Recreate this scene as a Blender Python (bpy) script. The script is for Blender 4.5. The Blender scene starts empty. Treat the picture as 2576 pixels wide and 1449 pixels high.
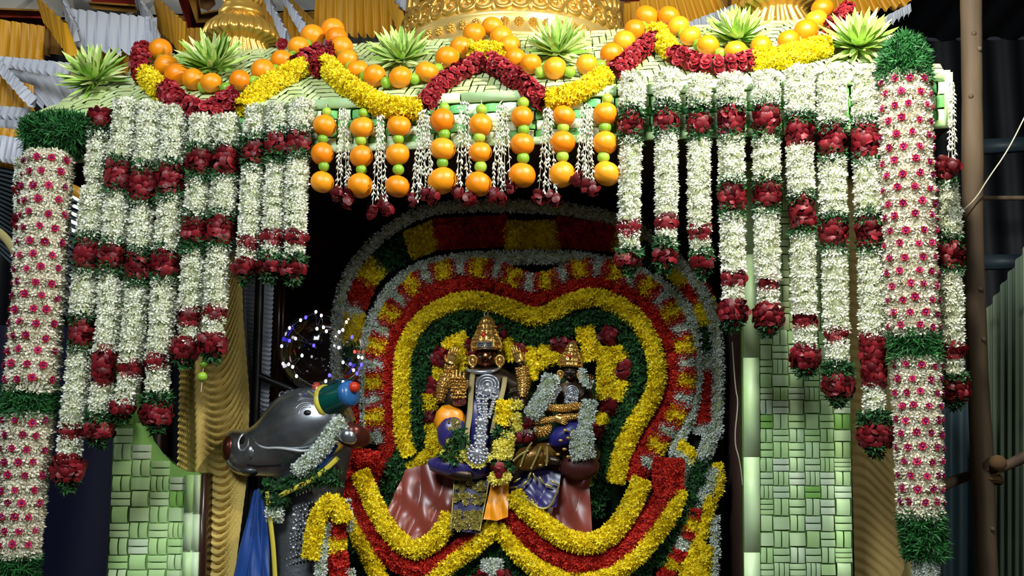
import bpy, math, random
import numpy as np
from mathutils import Vector, Matrix, Euler

# ------------------------------------------------------------------ camera, sky, lamps, exposure
SC = bpy.context.scene
COL = SC.collection
random.seed(11)
rng = np.random.default_rng(11)
PI = math.pi
F, CX, CY = 2600.0, 1288.0, 724.5
PITCH = math.radians(8.2)
CAM_Z = 1.5
K = 0.14                                   # the shrine's front stands turned 8 degrees: its right end is nearer

cam_d = bpy.data.cameras.new('camera')
cam_d.lens = 36.0 * F / 2576.0
cam_d.sensor_width = 36.0
cam_d.clip_start = 0.02
cam = bpy.data.objects.new('camera', cam_d)
COL.objects.link(cam)
cam.location = (0, 0, CAM_Z)
cam.rotation_euler = (PI / 2 + PITCH, 0, 0)
SC.camera = cam

world = bpy.data.worlds.new('night_sky')
SC.world = world
world.use_nodes = True
world.node_tree.nodes['Background'].inputs[0].default_value = (0.55, 0.62, 0.75, 1)
world.node_tree.nodes['Background'].inputs[1].default_value = 0.035

def lamp(name, kind, loc, power, colour, size, target=None):
    d = bpy.data.lights.new(name, kind)
    d.energy = power
    d.color = colour
    if kind == 'AREA':
        d.size = size
    else:
        d.shadow_soft_size = size
    o = bpy.data.objects.new(name, d)
    COL.objects.link(o)
    o.location = loc
    if target is not None:
        o.rotation_euler = (Vector(target) - Vector(loc)).to_track_quat('-Z', 'Y').to_euler()
    return o

lamp('halogen_lamp', 'POINT', (0.78, 1.92, 3.0), 128, (1.0, 0.97, 0.86), 0.04)
lamp('front_fill_light', 'AREA', (-1.1, -0.3, 3.95), 132, (0.88, 0.96, 1.0), 0.9, (-0.5, 2.9, 1.7))  # added fill from the front left, no actual fitting stands there
lamp('tent_fill_light', 'AREA', (-1.6, 3.3, 3.1), 6, (0.95, 0.97, 1.0), 0.5, (-1.3, 4.8, 3.3))  # added fill that brightens the tent frills, not a known fitting
lamp('right_fill_light', 'AREA', (2.3, -0.2, 2.6), 24, (0.95, 1.0, 0.9), 0.5, (1.7, 4.2, 1.6))  # added fill for the dark drape, pole and sheets on the right
SC.view_settings.view_transform = 'Standard'
SC.view_settings.look = 'None'
SC.view_settings.gamma = 1.0
SC.view_settings.use_curve_mapping = False
SC.view_settings.exposure = 0.0
SC.cycles.use_denoising = True
SC.cycles.max_bounces = 5
SC.cycles.transparent_max_bounces = 12

# ------------------------------------------------------------------ measuring: where a point of the photograph stands
cp, sp_ = math.cos(PITCH), math.sin(PITCH)
def ray(px, py):
    x = (px - CX) / F
    y = -(py - CY) / F
    return np.array([x, cp - y * sp_, sp_ + y * cp])
def P(px, py, Y0):
    """point of the upright plane Y + K*X = Y0 (all layers of the shrine are parallel to its front)"""
    d = ray(px, py)
    t = Y0 / (d[1] + K * d[0])
    return np.array([0, 0, CAM_Z]) + d * t
def PZ(px, py, z):
    d = ray(px, py)
    return np.array([0, 0, CAM_Z]) + d * ((z - CAM_Z) / d[2])
def S(px, py, Y0):
    """metres that one pixel spans there"""
    d = ray(px, py)
    return Y0 / (d[1] + K * d[0]) / F
NRM = np.array([-K, -1.0, 0.0]); NRM /= np.linalg.norm(NRM)        # the way the front faces
ALONG = np.array([1.0, -K, 0.0]); ALONG /= np.linalg.norm(ALONG)
UP = np.array([0, 0, 1.0])

# ------------------------------------------------------------------ materials
def c(r, g, b):
    f = lambda v: ((v / 255.0) / 12.92) if v / 255.0 <= 0.04045 else ((v / 255.0 + 0.055) / 1.055) ** 2.4
    return (f(r), f(g), f(b), 1)

def mat(name, col, rough=0.6, metal=0.0, spec=0.4, noise=None, bump=None, sss=0, island=None, objrand=None, coat=0, alpha=None, sheen=0, emit=None):
    m = bpy.data.materials.new(name)
    m.use_nodes = True
    nt = m.node_tree
    b = nt.nodes['Principled BSDF']
    b.inputs['Base Color'].default_value = col
    b.inputs['Roughness'].default_value = rough
    b.inputs['Metallic'].default_value = metal
    b.inputs['Specular IOR Level'].default_value = spec
    b.inputs['Coat Weight'].default_value = coat
    if sheen:
        b.inputs['Sheen Weight'].default_value = sheen
    if emit:
        b.inputs['Emission Color'].default_value = emit[0]
        b.inputs['Emission Strength'].default_value = emit[1]
    if island or objrand:
        cols = island or objrand
        if island:
            g = nt.nodes.new('ShaderNodeNewGeometry'); out = g.outputs['Random Per Island']
        else:
            g = nt.nodes.new('ShaderNodeObjectInfo'); out = g.outputs['Random']
        r = nt.nodes.new('ShaderNodeValToRGB')
        r.color_ramp.elements[0].color = cols[0]
        r.color_ramp.elements[1].color = cols[-1]
        for i, cc in enumerate(cols[1:-1]):
            e = r.color_ramp.elements.new((i + 1) / (len(cols) - 1)); e.color = cc
        nt.links.new(out, r.inputs[0])
        last = r.outputs[0]
        nt.links.new(last, b.inputs['Base Color'])
    if noise:
        col2, scale, lo, hi = noise[:4]
        stretch = noise[4] if len(noise) > 4 else (1, 1, 1)
        tc = nt.nodes.new('ShaderNodeTexCoord'); mp = nt.nodes.new('ShaderNodeMapping')
        mp.inputs['Scale'].default_value = stretch
        n = nt.nodes.new('ShaderNodeTexNoise'); n.inputs['Scale'].default_value = scale; n.inputs['Detail'].default_value = 4
        nt.links.new(tc.outputs['Object'], mp.inputs[0]); nt.links.new(mp.outputs[0], n.inputs['Vector'])
        r = nt.nodes.new('ShaderNodeMapRange'); r.inputs[1].default_value = lo; r.inputs[2].default_value = hi
        nt.links.new(n.outputs[0], r.inputs[0])
        mx = nt.nodes.new('ShaderNodeMix'); mx.data_type = 'RGBA'
        nt.links.new(r.outputs[0], mx.inputs[0])
        if island or objrand:
            nt.links.new(last, mx.inputs[6])
        else:
            mx.inputs[6].default_value = col
        mx.inputs[7].default_value = col2
        nt.links.new(mx.outputs[2], b.inputs['Base Color'])
    if bump:
        tc = nt.nodes.new('ShaderNodeTexCoord'); mp = nt.nodes.new('ShaderNodeMapping')
        mp.inputs['Scale'].default_value = bump[2] if len(bump) > 2 else (1, 1, 1)
        if len(bump) > 3 and bump[3] == 'voronoi':
            n = nt.nodes.new('ShaderNodeTexVoronoi'); n.inputs['Scale'].default_value = bump[0]
        else:
            n = nt.nodes.new('ShaderNodeTexNoise'); n.inputs['Scale'].default_value = bump[0]; n.inputs['Detail'].default_value = 5
        nt.links.new(tc.outputs['Object'], mp.inputs[0]); nt.links.new(mp.outputs[0], n.inputs['Vector'])
        bp = nt.nodes.new('ShaderNodeBump'); bp.inputs['Strength'].default_value = bump[1]; bp.inputs['Distance'].default_value = 0.004
        nt.links.new(n.outputs[0], bp.inputs['Height'])
        nt.links.new(bp.outputs[0], b.inputs['Normal'])
    return m

M = {}
M['jasmine'] = mat('jasmine_white', c(236, 238, 220), 0.6, island=[c(206, 210, 168), c(232, 234, 212), c(240, 241, 224), c(246, 246, 234)])
M['jasmine_core'] = mat('jasmine_shade_core', c(158, 170, 122), 0.8)  # shade between the petals put into the core colour; balloon stick shares it
M['grey_jasmine'] = mat('jasmine_cool', c(205, 215, 205), 0.6, island=[c(180, 192, 178), c(208, 218, 208), c(225, 230, 222)])
M['cream'] = mat('cream_buds', c(225, 212, 180), 0.6, island=[c(212, 204, 174), c(230, 224, 202), c(240, 236, 220)])
M['cream_core'] = mat('cream_core', c(184, 168, 124), 0.8)
M['rose'] = mat('rose_petals', c(128, 12, 24), 0.5, island=[c(78, 8, 14), c(104, 12, 22), c(120, 16, 28), c(134, 24, 34)])
M['rose_core'] = mat('rose_core', c(84, 8, 14), 0.8)
M['rose_obj'] = mat('rose_petal_red', c(140, 22, 34), 0.5, objrand=[c(120, 18, 28), c(146, 28, 38), c(164, 40, 48)])
M['pink'] = mat('pink_petals', c(190, 30, 66), 0.5, objrand=[c(150, 18, 44), c(184, 28, 62), c(204, 48, 84)])
M['pink_eye'] = mat('pink_centre', c(110, 20, 110), 0.15, spec=0.8)
M['yellow'] = mat('chrysanthemum_yellow', c(240, 200, 10), 0.6, island=[c(224, 194, 8), c(244, 218, 12), c(250, 230, 26), c(252, 238, 80)])
M['yellow_core'] = mat('chrysanthemum_core', c(212, 180, 8), 0.8)
M['pale_yellow'] = mat('chrysanthemum_pale', c(235, 220, 80), 0.6, island=[c(215, 205, 70), c(240, 226, 90), c(245, 238, 150)])
M['red'] = mat('aster_red', c(190, 30, 20), 0.6, island=[c(150, 18, 14), c(182, 26, 18), c(200, 40, 24), c(214, 58, 34)])
M['red_core'] = mat('aster_core', c(130, 16, 12), 0.8)
M['leaf'] = mat('leaf_green', c(28, 72, 30), 0.6, island=[c(16, 48, 22), c(26, 68, 30), c(36, 86, 38), c(52, 108, 50)])
M['leaf_core'] = mat('leaf_core', c(22, 58, 26), 0.9)
M['fern'] = mat('fern_green', c(34, 96, 40), 0.6, island=[c(20, 66, 30), c(32, 92, 38), c(46, 116, 50)])
M['rosette'] = mat('rosette_leaf', c(150, 190, 60), 0.45, objrand=[c(112, 168, 30), c(150, 196, 62), c(190, 214, 110), c(226, 230, 170)],
                   noise=(c(232, 236, 190), 26, 0.5, 0.75, (1, 6, 1)))
M['orange'] = mat('orange_peel', c(238, 138, 14), 0.32, spec=0.5, objrand=[c(236, 126, 10), c(242, 146, 18), c(246, 160, 32)], bump=(160, 0.12))
M['lime'] = mat('lime_peel', c(120, 170, 30), 0.35, objrand=[c(88, 146, 26), c(128, 176, 34), c(160, 194, 60)], noise=(c(178, 206, 90), 30, 0.45, 0.8, (1, 1, 0.3)))
M['stem'] = mat('stem_green', c(70, 90, 40), 0.7)
M['string'] = mat('cotton_string', c(190, 185, 165), 0.9)
M['weave'] = mat('plaited_leaf', c(172, 214, 136), 0.45, objrand=[c(184, 228, 150), c(198, 234, 168), c(206, 236, 182), c(214, 238, 192), c(194, 232, 156)], noise=(c(182, 226, 140), 14, 0.45, 0.8, (1, 6, 1)))
M['roof_weave'] = mat('plaited_roof_leaf', c(160, 190, 120), 0.5, objrand=[c(176, 194, 126), c(190, 206, 144), c(202, 216, 164), c(194, 206, 134)])
M['weave_isle'] = mat('plaited_leaf_small', c(190, 214, 150), 0.45, island=[c(176, 194, 126), c(190, 206, 144), c(202, 216, 164), c(194, 206, 134)])
M['weave_dark'] = mat('plaited_leaf_deep', c(110, 176, 60), 0.45, objrand=[c(132, 194, 84), c(146, 204, 96), c(128, 192, 108)], noise=(c(152, 208, 110), 18, 0.4, 0.75, (1, 5, 1)))
M['check_green'] = mat('fascia_green_leaf', c(96, 176, 84), 0.45, objrand=[c(84, 168, 74), c(112, 186, 96), c(92, 178, 110)])
M['weave_white'] = mat('plaited_leaf_pale', c(206, 222, 196), 0.45, objrand=[c(208, 234, 190), c(220, 238, 204), c(212, 236, 196)])
M['weave_back'] = mat('leaf_backing', c(118, 164, 84), 0.8)
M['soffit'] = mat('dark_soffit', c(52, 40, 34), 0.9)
M['gold'] = mat('gilded_metal', c(224, 178, 84), 0.3, metal=0.75, bump=(60, 0.15))
M['gold_pale'] = mat('gilded_dome', c(222, 192, 116), 0.38, metal=0.6, bump=(40, 0.12))
M['gold_idol'] = mat('idol_gold', c(228, 182, 100), 0.24, metal=0.82, bump=(140, 0.3))
M['bronze'] = mat('dark_bronze', c(74, 62, 52), 0.38, metal=0.85)
M['face_gold'] = mat('old_gold_face', c(128, 84, 56), 0.22, metal=1.0)
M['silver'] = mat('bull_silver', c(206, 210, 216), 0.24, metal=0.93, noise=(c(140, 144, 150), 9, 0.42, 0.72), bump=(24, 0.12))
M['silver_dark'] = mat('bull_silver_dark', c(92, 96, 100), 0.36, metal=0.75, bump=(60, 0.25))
M['silver_bright'] = mat('silver_ornament', c(218, 221, 230), 0.2, metal=0.8)
M['silver_line'] = mat('silver_wire', c(206, 210, 214), 0.3, metal=0.4)
M['muzzle'] = mat('copper_muzzle', c(84, 38, 30), 0.3, metal=0.5)
M['black'] = mat('black_metal', c(16, 14, 14), 0.4)
M['dark_hole'] = mat('dark_hollow', c(8, 8, 8), 0.9)
M['green_enamel'] = mat('green_enamel', c(6, 74, 66), 0.25, spec=0.6)
M['blue_enamel'] = mat('blue_enamel', c(40, 92, 150), 0.3)
M['red_enamel'] = mat('red_enamel', c(190, 50, 24), 0.35)
M['yellow_enamel'] = mat('yellow_band', c(206, 190, 70), 0.4)
M['satin_red'] = mat('maroon_satin', c(128, 52, 40), 0.34, spec=0.6, sheen=0.3)
M['satin_blue'] = mat('blue_satin', c(20, 66, 140), 0.4, spec=0.5, sheen=0.2)
M['purple'] = mat('purple_silk', c(44, 34, 104), 0.32, spec=0.6, sheen=0.2)
M['orange_silk'] = mat('orange_silk', c(236, 150, 20), 0.35, spec=0.5)
M['brocade'] = mat('purple_brocade', c(40, 36, 84), 0.4, spec=0.5)
M['zari'] = mat('zari_thread', c(196, 184, 110), 0.3, metal=0.6)
M['sash'] = mat('beige_sash', c(160, 146, 96), 0.6)
M['gold_cloth'] = mat('gold_drape', c(216, 188, 102), 0.55, sheen=0.2)
M['gold_cloth_dark'] = mat('gold_drape_deep', c(176, 148, 88), 0.6)
M['buff'] = mat('buff_cloth', c(186, 172, 112), 0.7)
M['white_cloth'] = mat('white_pleats', c(188, 192, 202), 0.45)
M['yellow_cloth'] = mat('golden_pleats', c(206, 148, 34), 0.4, spec=0.5)
M['ceil_grey'] = mat('ceiling_cloth', c(196, 194, 186), 0.8, noise=(c(150, 140, 120), 3, 0.55, 0.8))
M['ceil_red'] = mat('ceiling_red', c(158, 44, 34), 0.8)
M['ceil_gold'] = mat('ceiling_gold', c(176, 128, 52), 0.7)
M['brown_blotch'] = mat('ceiling_motif', c(128, 94, 56), 0.8)
M['wood'] = mat('pole_wood', c(98, 80, 60), 0.75, noise=(c(62, 48, 38), 7, 0.4, 0.7, (2, 2, 0.25)), bump=(20, 0.5, (1, 1, 0.2)))
M['dark_wood'] = mat('polished_post', c(70, 40, 30), 0.25, spec=0.6, noise=(c(44, 26, 22), 8, 0.4, 0.7, (1, 1, 0.1)))
M['rope'] = mat('coir_rope', c(92, 68, 42), 0.9)
M['sheet_green'] = mat('corrugated_green', c(128, 146, 122), 0.5, noise=(c(100, 116, 98), 2, 0.4, 0.7))
M['sheet_blue'] = mat('corrugated_blue', c(78, 100, 112), 0.45)
M['sheet_dark'] = mat('corrugated_dark', c(38, 52, 60), 0.5)
M['sheet_black'] = mat('corrugated_black', c(24, 26, 32), 0.6)
M['back_cloth'] = mat('inner_curtain', c(66, 42, 34), 0.85)
M['navy'] = mat('navy_sheet', c(14, 16, 44), 0.6)
M['ground'] = mat('earth', c(70, 62, 54), 0.95, noise=(c(50, 44, 38), 5, 0.4, 0.7))
M['led_white'] = mat('led_white', c(255, 255, 255), 0.4, emit=(c(255, 250, 255), 6))
M['led_blue'] = mat('led_blue', c(60, 60, 255), 0.4, emit=(c(70, 60, 255), 5))
M['led_red'] = mat('led_red', c(255, 80, 60), 0.4, emit=(c(255, 70, 50), 3))
M['screen_white'] = mat('lit_ventilator', c(220, 230, 240), 0.4, emit=(c(220, 232, 245), 1.0))

def balloon_mat():
    m = bpy.data.materials.new('clear_balloon')
    m.use_nodes = True
    nt = m.node_tree
    nt.nodes.remove(nt.nodes['Principled BSDF'])
    t = nt.nodes.new('ShaderNodeBsdfTransparent'); t.inputs[0].default_value = (0.93, 0.93, 0.95, 1)
    g = nt.nodes.new('ShaderNodeBsdfGlossy'); g.inputs['Roughness'].default_value = 0.06
    f = nt.nodes.new('ShaderNodeLayerWeight'); f.inputs[0].default_value = 0.22
    mx = nt.nodes.new('ShaderNodeMixShader')
    mr = nt.nodes.new('ShaderNodeMapRange'); mr.inputs[3].default_value = 0.03; mr.inputs[4].default_value = 0.4
    nt.links.new(f.outputs['Facing'], mr.inputs[0])
    nt.links.new(mr.outputs[0], mx.inputs[0])
    nt.links.new(t.outputs[0], mx.inputs[1]); nt.links.new(g.outputs[0], mx.inputs[2])
    nt.links.new(mx.outputs[0], nt.nodes['Material Output'].inputs[0])
    return m
M['balloon'] = balloon_mat()

# ------------------------------------------------------------------ mesh building
def top_loc(o):
    while o.parent:
        o = o.parent
    return np.array(o.location)

class G:
    """collects pieces and links them as one mesh object"""
    def __init__(self):
        self.v, self.f, self.n = [], [], 0
    def add(self, V, Fs, mi=0):
        V = np.asarray(V, float)
        self.v.append(V)
        if isinstance(Fs, np.ndarray):
            Fs = [Fs]
        for Fa in Fs:
            if len(Fa):
                self.f.append((np.asarray(Fa, np.int64) + self.n, mi))
        self.n += len(V)
    def mesh(self, name, mats, off=(0, 0, 0), smooth=False):
        V = np.concatenate(self.v) - np.asarray(off)
        me = bpy.data.meshes.new(name)
        me.vertices.add(len(V)); me.vertices.foreach_set('co', V.astype(np.float32).ravel())
        li = np.concatenate([a.ravel() for a, _ in self.f]).astype(np.int32)
        tot = np.concatenate([np.full(len(a), a.shape[1], np.int32) for a, _ in self.f])
        mi = np.concatenate([np.full(len(a), m, np.int32) for a, m in self.f])
        me.loops.add(len(li)); me.loops.foreach_set('vertex_index', li)
        me.polygons.add(len(tot))
        st = np.zeros(len(tot), np.int32); st[1:] = np.cumsum(tot)[:-1]
        me.polygons.foreach_set('loop_start', st)
        for m in (mats if isinstance(mats, (list, tuple)) else [mats]):
            me.materials.append(m)
        me.polygons.foreach_set('material_index', mi)
        if smooth:
            me.polygons.foreach_set('use_smooth', np.ones(len(tot), bool))
        me.update(calc_edges=True)
        return me
    def build(self, name, mats, parent=None, smooth=False, kind=None, loc=None):
        if parent is not None:
            off = top_loc(parent)
        else:
            off = np.asarray(loc if loc is not None else (0, 0, 0), float)
        o = bpy.data.objects.new(name, self.mesh(name, mats, off, smooth))
        COL.objects.link(o)
        if parent is not None:
            o.parent = parent
        else:
            o.location = off
        if kind:
            o['kind'] = kind
        return o

def thing(name, label, cat, loc, group=None):
    o = bpy.data.objects.new(name, None)
    o.empty_display_size = 0.05
    COL.objects.link(o)
    o.location = loc
    return tag(o, label, cat, group)
def tag(o, label, cat, group=None):
    o['label'] = label; o['category'] = cat
    if group:
        o['group'] = group
    return o
def struct(o):
    o['kind'] = 'structure'
    return o
def put(name, me, parent, pos, rot=None, scale=(1, 1, 1)):
    """a part that shares its mesh with its likes; pos in world"""
    o = bpy.data.objects.new(name, me)
    COL.objects.link(o)
    if parent is not None:
        o.parent = parent
        pos = np.asarray(pos) - top_loc(parent)
    o.location = pos
    if rot is not None:
        o.rotation_mode = 'QUATERNION'
        o.rotation_quaternion = rot
    o.scale = scale
    return o

def unit(v):
    v = np.asarray(v, float)
    return v / (np.linalg.norm(v, axis=-1, keepdims=True) + 1e-12)
def frame_quat(z, x):
    z = unit(z); y = unit(np.cross(z, x)); x = np.cross(y, z)
    return Matrix(np.array([x, y, z]).T.tolist()).to_quaternion()

def resample(pts, step=None, n=None):
    pts = np.asarray(pts, float)
    d = np.concatenate([[0], np.cumsum(np.linalg.norm(np.diff(pts[:, :3], axis=0), axis=1))])
    if n is None:
        n = max(2, int(round(d[-1] / step)) + 1)
    t = np.linspace(0, d[-1], n)
    return np.stack([np.interp(t, d, pts[:, i]) for i in range(pts.shape[1])], 1)
def smooth_path(pts, it=3):
    """Chaikin's corner cutting, ends kept"""
    pts = np.asarray(pts, float)
    for _ in range(it):
        a = pts[:-1] * 0.75 + pts[1:] * 0.25
        b = pts[:-1] * 0.25 + pts[1:] * 0.75
        m = np.empty((2 * len(a), pts.shape[1])); m[0::2] = a; m[1::2] = b
        pts = np.vstack([pts[:1], m, pts[-1:]])
    return pts
def frames(path):
    T = unit(np.gradient(path, axis=0))
    A = np.cross(T, NRM)
    bad = np.linalg.norm(A, axis=1) < 1e-3
    A[bad] = ALONG
    A = unit(A)
    B = unit(np.cross(A, T))
    B = np.where((B @ NRM)[:, None] < 0, -B, B)
    return T, A, B

def grid_faces(nu, nv, cu=False, cv=False):
    i = np.arange(nu if cu else nu - 1); j = np.arange(nv if cv else nv - 1)
    I, J = np.meshgrid(i, j, indexing='ij')
    I2 = (I + 1) % nu; J2 = (J + 1) % nv
    return np.stack([I * nv + J, I2 * nv + J, I2 * nv + J2, I * nv + J2], -1).reshape(-1, 4)

def tube(g, path, r, n=10, mi=0, caps=True, flat=1.0):
    path = np.asarray(path, float)
    r = np.broadcast_to(np.asarray(r, float), (len(path),))
    T, A, B = frames(path)
    th = np.linspace(0, 2 * PI, n, endpoint=False)
    V = path[:, None] + r[:, None, None] * (np.cos(th)[None, :, None] * A[:, None] + flat * np.sin(th)[None, :, None] * B[:, None])
    V = V.reshape(-1, 3)
    Fs = [grid_faces(len(path), n, cv=True)]
    if caps:
        m = len(path)
        V = np.vstack([V, path[0], path[-1]])
        k = np.arange(n); k2 = (k + 1) % n
        Fs.append(np.stack([np.full(n, m * n), k2, k], 1))
        Fs.append(np.stack([np.full(n, m * n + 1), (m - 1) * n + k, (m - 1) * n + k2], 1))
    g.add(V, Fs, mi)
def lathe(g, prof, centre, n=32, mi=0, ribs=0, amp=0.0, axis=None, ang=(0, 2 * PI)):
    """prof: (radius, height) pairs, turned about the upright through centre"""
    prof = np.asarray(prof, float)
    full = abs(ang[1] - ang[0] - 2 * PI) < 1e-6
    th = np.linspace(ang[0], ang[1], n, endpoint=not full)
    mod = 1 + amp * np.cos(ribs * th) if ribs else np.ones(n)
    r = prof[:, 0][:, None] * mod[None]
    V = np.stack([r * np.cos(th), r * np.sin(th), np.broadcast_to(prof[:, 1][:, None], r.shape)], -1).reshape(-1, 3)
    if axis is not None:
        z = unit(axis); x = unit(np.cross(z, [0.31, 0.2, 0.93] if abs(z[2]) < 0.9 else [1, 0, 0])); y = np.cross(z, x)
        V = V[:, :1] * x + V[:, 1:2] * y + V[:, 2:3] * z
    g.add(V + np.asarray(centre), grid_faces(len(prof), n, cv=full), mi)
def ball(g, centre, r, n=12, mi=0, axis=None):
    r = np.broadcast_to(np.asarray(r, float), (3,))
    a = np.linspace(-PI / 2, PI / 2, max(5, n // 2 + 1))
    th = np.linspace(0, 2 * PI, n, endpoint=False)
    V = np.stack([np.cos(a)[:, None] * np.cos(th), np.cos(a)[:, None] * np.sin(th), np.broadcast_to(np.sin(a)[:, None], (len(a), n))], -1).reshape(-1, 3)
    V = V * r
    if axis is not None:
        z = unit(axis); x = unit(np.cross(z, [0.3, 0.9, 0.1])); y = np.cross(z, x)
        V = V[:, :1] * x + V[:, 1:2] * y + V[:, 2:3] * z
    g.add(V + np.asarray(centre), grid_faces(len(a), n, cv=True), mi)
BOXF = np.array([[0, 3, 2, 1], [4, 5, 6, 7], [0, 1, 5, 4], [1, 2, 6, 5], [2, 3, 7, 6], [3, 0, 4, 7]])
def slab(g, quad, thick, mi=0):
    """four corners (facing the viewer) and a thickness backwards"""
    q = np.asarray(quad, float)
    n = unit(np.cross(q[1] - q[0], q[3] - q[0]))
    if n @ np.array([0, 1, 0]) < 0:
        n = -n
    g.add(np.vstack([q, q + n * thick]), BOXF, mi)
def sheet(g, fn, nu, nv, mi=0, thick=0.0):
    u = np.linspace(0, 1, nu); v = np.linspace(0, 1, nv)
    V = np.array([fn(a, b) for a in u for b in v], float).reshape(-1, 3)
    f = grid_faces(nu, nv)
    g.add(V, f, mi)
    if thick:
        g.add(V - NRM * thick, f[:, ::-1], mi)

# ------------------------------------------------------------------ flower shapes (unit size, facing +z)
def star(layers):
    V, Fa = [], []
    for (n, L, W, lift, z0, ph) in layers:
        for k in range(n):
            a = 2 * PI * (k + ph) / n
            ca, sa = math.cos(a), math.sin(a)
            pts = [(0.08 * L, 0, z0), (0.6 * L, -W / 2, z0 + lift * 0.45), (L, 0, z0 + lift), (0.6 * L, W / 2, z0 + lift * 0.45)]
            b = len(V)
            V += [(x * ca - y * sa, x * sa + y * ca, z) for x, y, z in pts]
            Fa.append([b, b + 1, b + 2, b + 3])
    return np.array(V), np.array(Fa)
def octa(rx, rz, z0=0):
    V = np.array([[rx, 0, z0], [0, rx, z0], [-rx, 0, z0], [0, -rx, z0], [0, 0, z0 + rz], [0, 0, z0 - rz]])
    return V, np.array([[0, 1, 4], [1, 2, 4], [2, 3, 4], [3, 0, 4], [1, 0, 5], [2, 1, 5], [3, 2, 5], [0, 3, 5]])
T_JAS = star([(5, 1.0, 0.62, 0.42, 0.1, 0), (3, 0.55, 0.5, 0.8, 0.25, 0.3)])
T_CHR = star([(7, 1.0, 0.62, 0.15, 0, 0), (6, 0.8, 0.55, 0.55, 0.08, 0.4), (4, 0.5, 0.5, 0.8, 0.15, 0.2)])
T_AST = star([(7, 1.0, 0.6, 0.2, 0, 0), (5, 0.62, 0.5, 0.55, 0.1, 0.4)])
def t_blade(n, L, W, spread):
    V, Fa = [], []
    for k in range(n):
        a = 2 * PI * k / n + 0.4 * math.sin(3.1 * k)
        ca, sa = math.cos(a), math.sin(a)
        s = spread * (0.6 + 0.4 * math.sin(k * 2.3) ** 2)
        pts = [(0.02, -W / 3, 0), (0.02, W / 3, 0), (0.55 * L * s, W / 2, 0.55 * L), (0.55 * L * s, -W / 2, 0.55 * L), (L * s * 1.2, 0, L * 0.85)]
        b = len(V)
        V += [(x * ca - y * sa, x * sa + y * ca, z) for x, y, z in pts]
        Fa += [[b, b + 1, b + 2, b + 3]]
        Fa += [[b + 3, b + 2, b + 4, b + 4]]
    V = np.array(V); q = np.array(Fa)
    quads = q[0::2]; tris = q[1::2][:, :3]
    return V, [quads, tris]
T_LEAF = t_blade(5, 1.0, 0.34, 0.9)
T_PINE = t_blade(6, 1.0, 0.16, 0.9)
def t_petal():
    V, nu, nv = [], 4, 4
    for i in range(nu):
        u = i / (nu - 1)
        for j in range(nv):
            v = j / (nv - 1) * 2 - 1
            w = 0.62 * math.sin(PI * min(1, 0.18 + 0.72 * u)) + 0.12
            x = v * w
            V.append((x, u * 1.1 - 0.45, 0.45 * (1 - x * x) * math.sin(PI * (0.12 + 0.7 * u)) + (0.28 * u * u)))
    return np.array(V), grid_faces(nu, nv)
T_PETAL = t_petal()
T_BEAD = octa(1, 1)

def scatter(g, T, pos, nrm, size, tilt=0.3, mi=0, spin=None, rs=0.2, up=None):
    """copies of the unit shape T set on points with their normals"""
    V, Fs = T
    if isinstance(Fs, np.ndarray):
        Fs = [Fs]
    N = len(pos)
    if N == 0:
        return
    z = unit(nrm + tilt * rng.normal(size=(N, 3)))
    if up is None:
        ref = rng.normal(size=(N, 3))
    else:
        ref = np.broadcast_to(up, (N, 3)) + 0.35 * rng.normal(size=(N, 3))
    x = unit(np.cross(ref, z)); y = np.cross(z, x)
    s = np.asarray(size) * (1 + rs * rng.uniform(-1, 1, N))
    W = pos[:, None] + s[:, None, None] * (V[None, :, :1] * x[:, None] + V[None, :, 1:2] * y[:, None] + V[None, :, 2:3] * z[:, None])
    nv = len(V)
    out = [(Fa[None] + (np.arange(N) * nv)[:, None, None]).reshape(-1, Fa.shape[1]) for Fa in Fs]
    g.add(W.reshape(-1, 3), out, mi)

def tube_points(path, rad, step, ang=PI, flat=1.0, jit=0.35, caps=True):
    """points and normals over a tube round path; ang limits how far round from the viewer's side"""
    path = np.asarray(path, float)
    rad = np.broadcast_to(np.asarray(rad, float), (len(path),))
    pr = resample(np.column_stack([path, rad]), step)
    path, rad = pr[:, :3], pr[:, 3]
    T, A, B = frames(path)
    pos, nrm = [], []
    for i in range(len(path)):
        r = rad[i]
        n = max(3, int(round(2 * ang * r / step)))
        th = np.linspace(-ang, ang, n, endpoint=False) + ang / n * (1 + (i % 2)) + jit * step / max(r, 1e-4) * rng.uniform(-0.5, 0.5, n)
        d = np.sin(th)[:, None] * A[i] + np.cos(th)[:, None] * B[i] * flat
        dn = unit(np.sin(th)[:, None] * A[i] + np.cos(th)[:, None] * B[i] / max(flat, 0.2))
        p = path[i] + r * d + T[i] * step * jit * rng.uniform(-0.5, 0.5, (n, 1))
        pos.append(p); nrm.append(dn)
    if caps:
        for e, sgn in ((0, -1), (-1, 1)):
            r = rad[e]; m = max(1, int(2.5 * (r / step) ** 2))
            rr = r * np.sqrt(rng.uniform(0, 0.9, m)); a = rng.uniform(0, 2 * PI, m)
            d = np.sin(a)[:, None] * A[e] + np.cos(a)[:, None] * B[e] * flat
            pos.append(path[e] + rr[:, None] * d); nrm.append(np.broadcast_to(T[e] * sgn, d.shape) + 0.4 * d)
    return np.concatenate(pos), np.concatenate(nrm)

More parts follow.
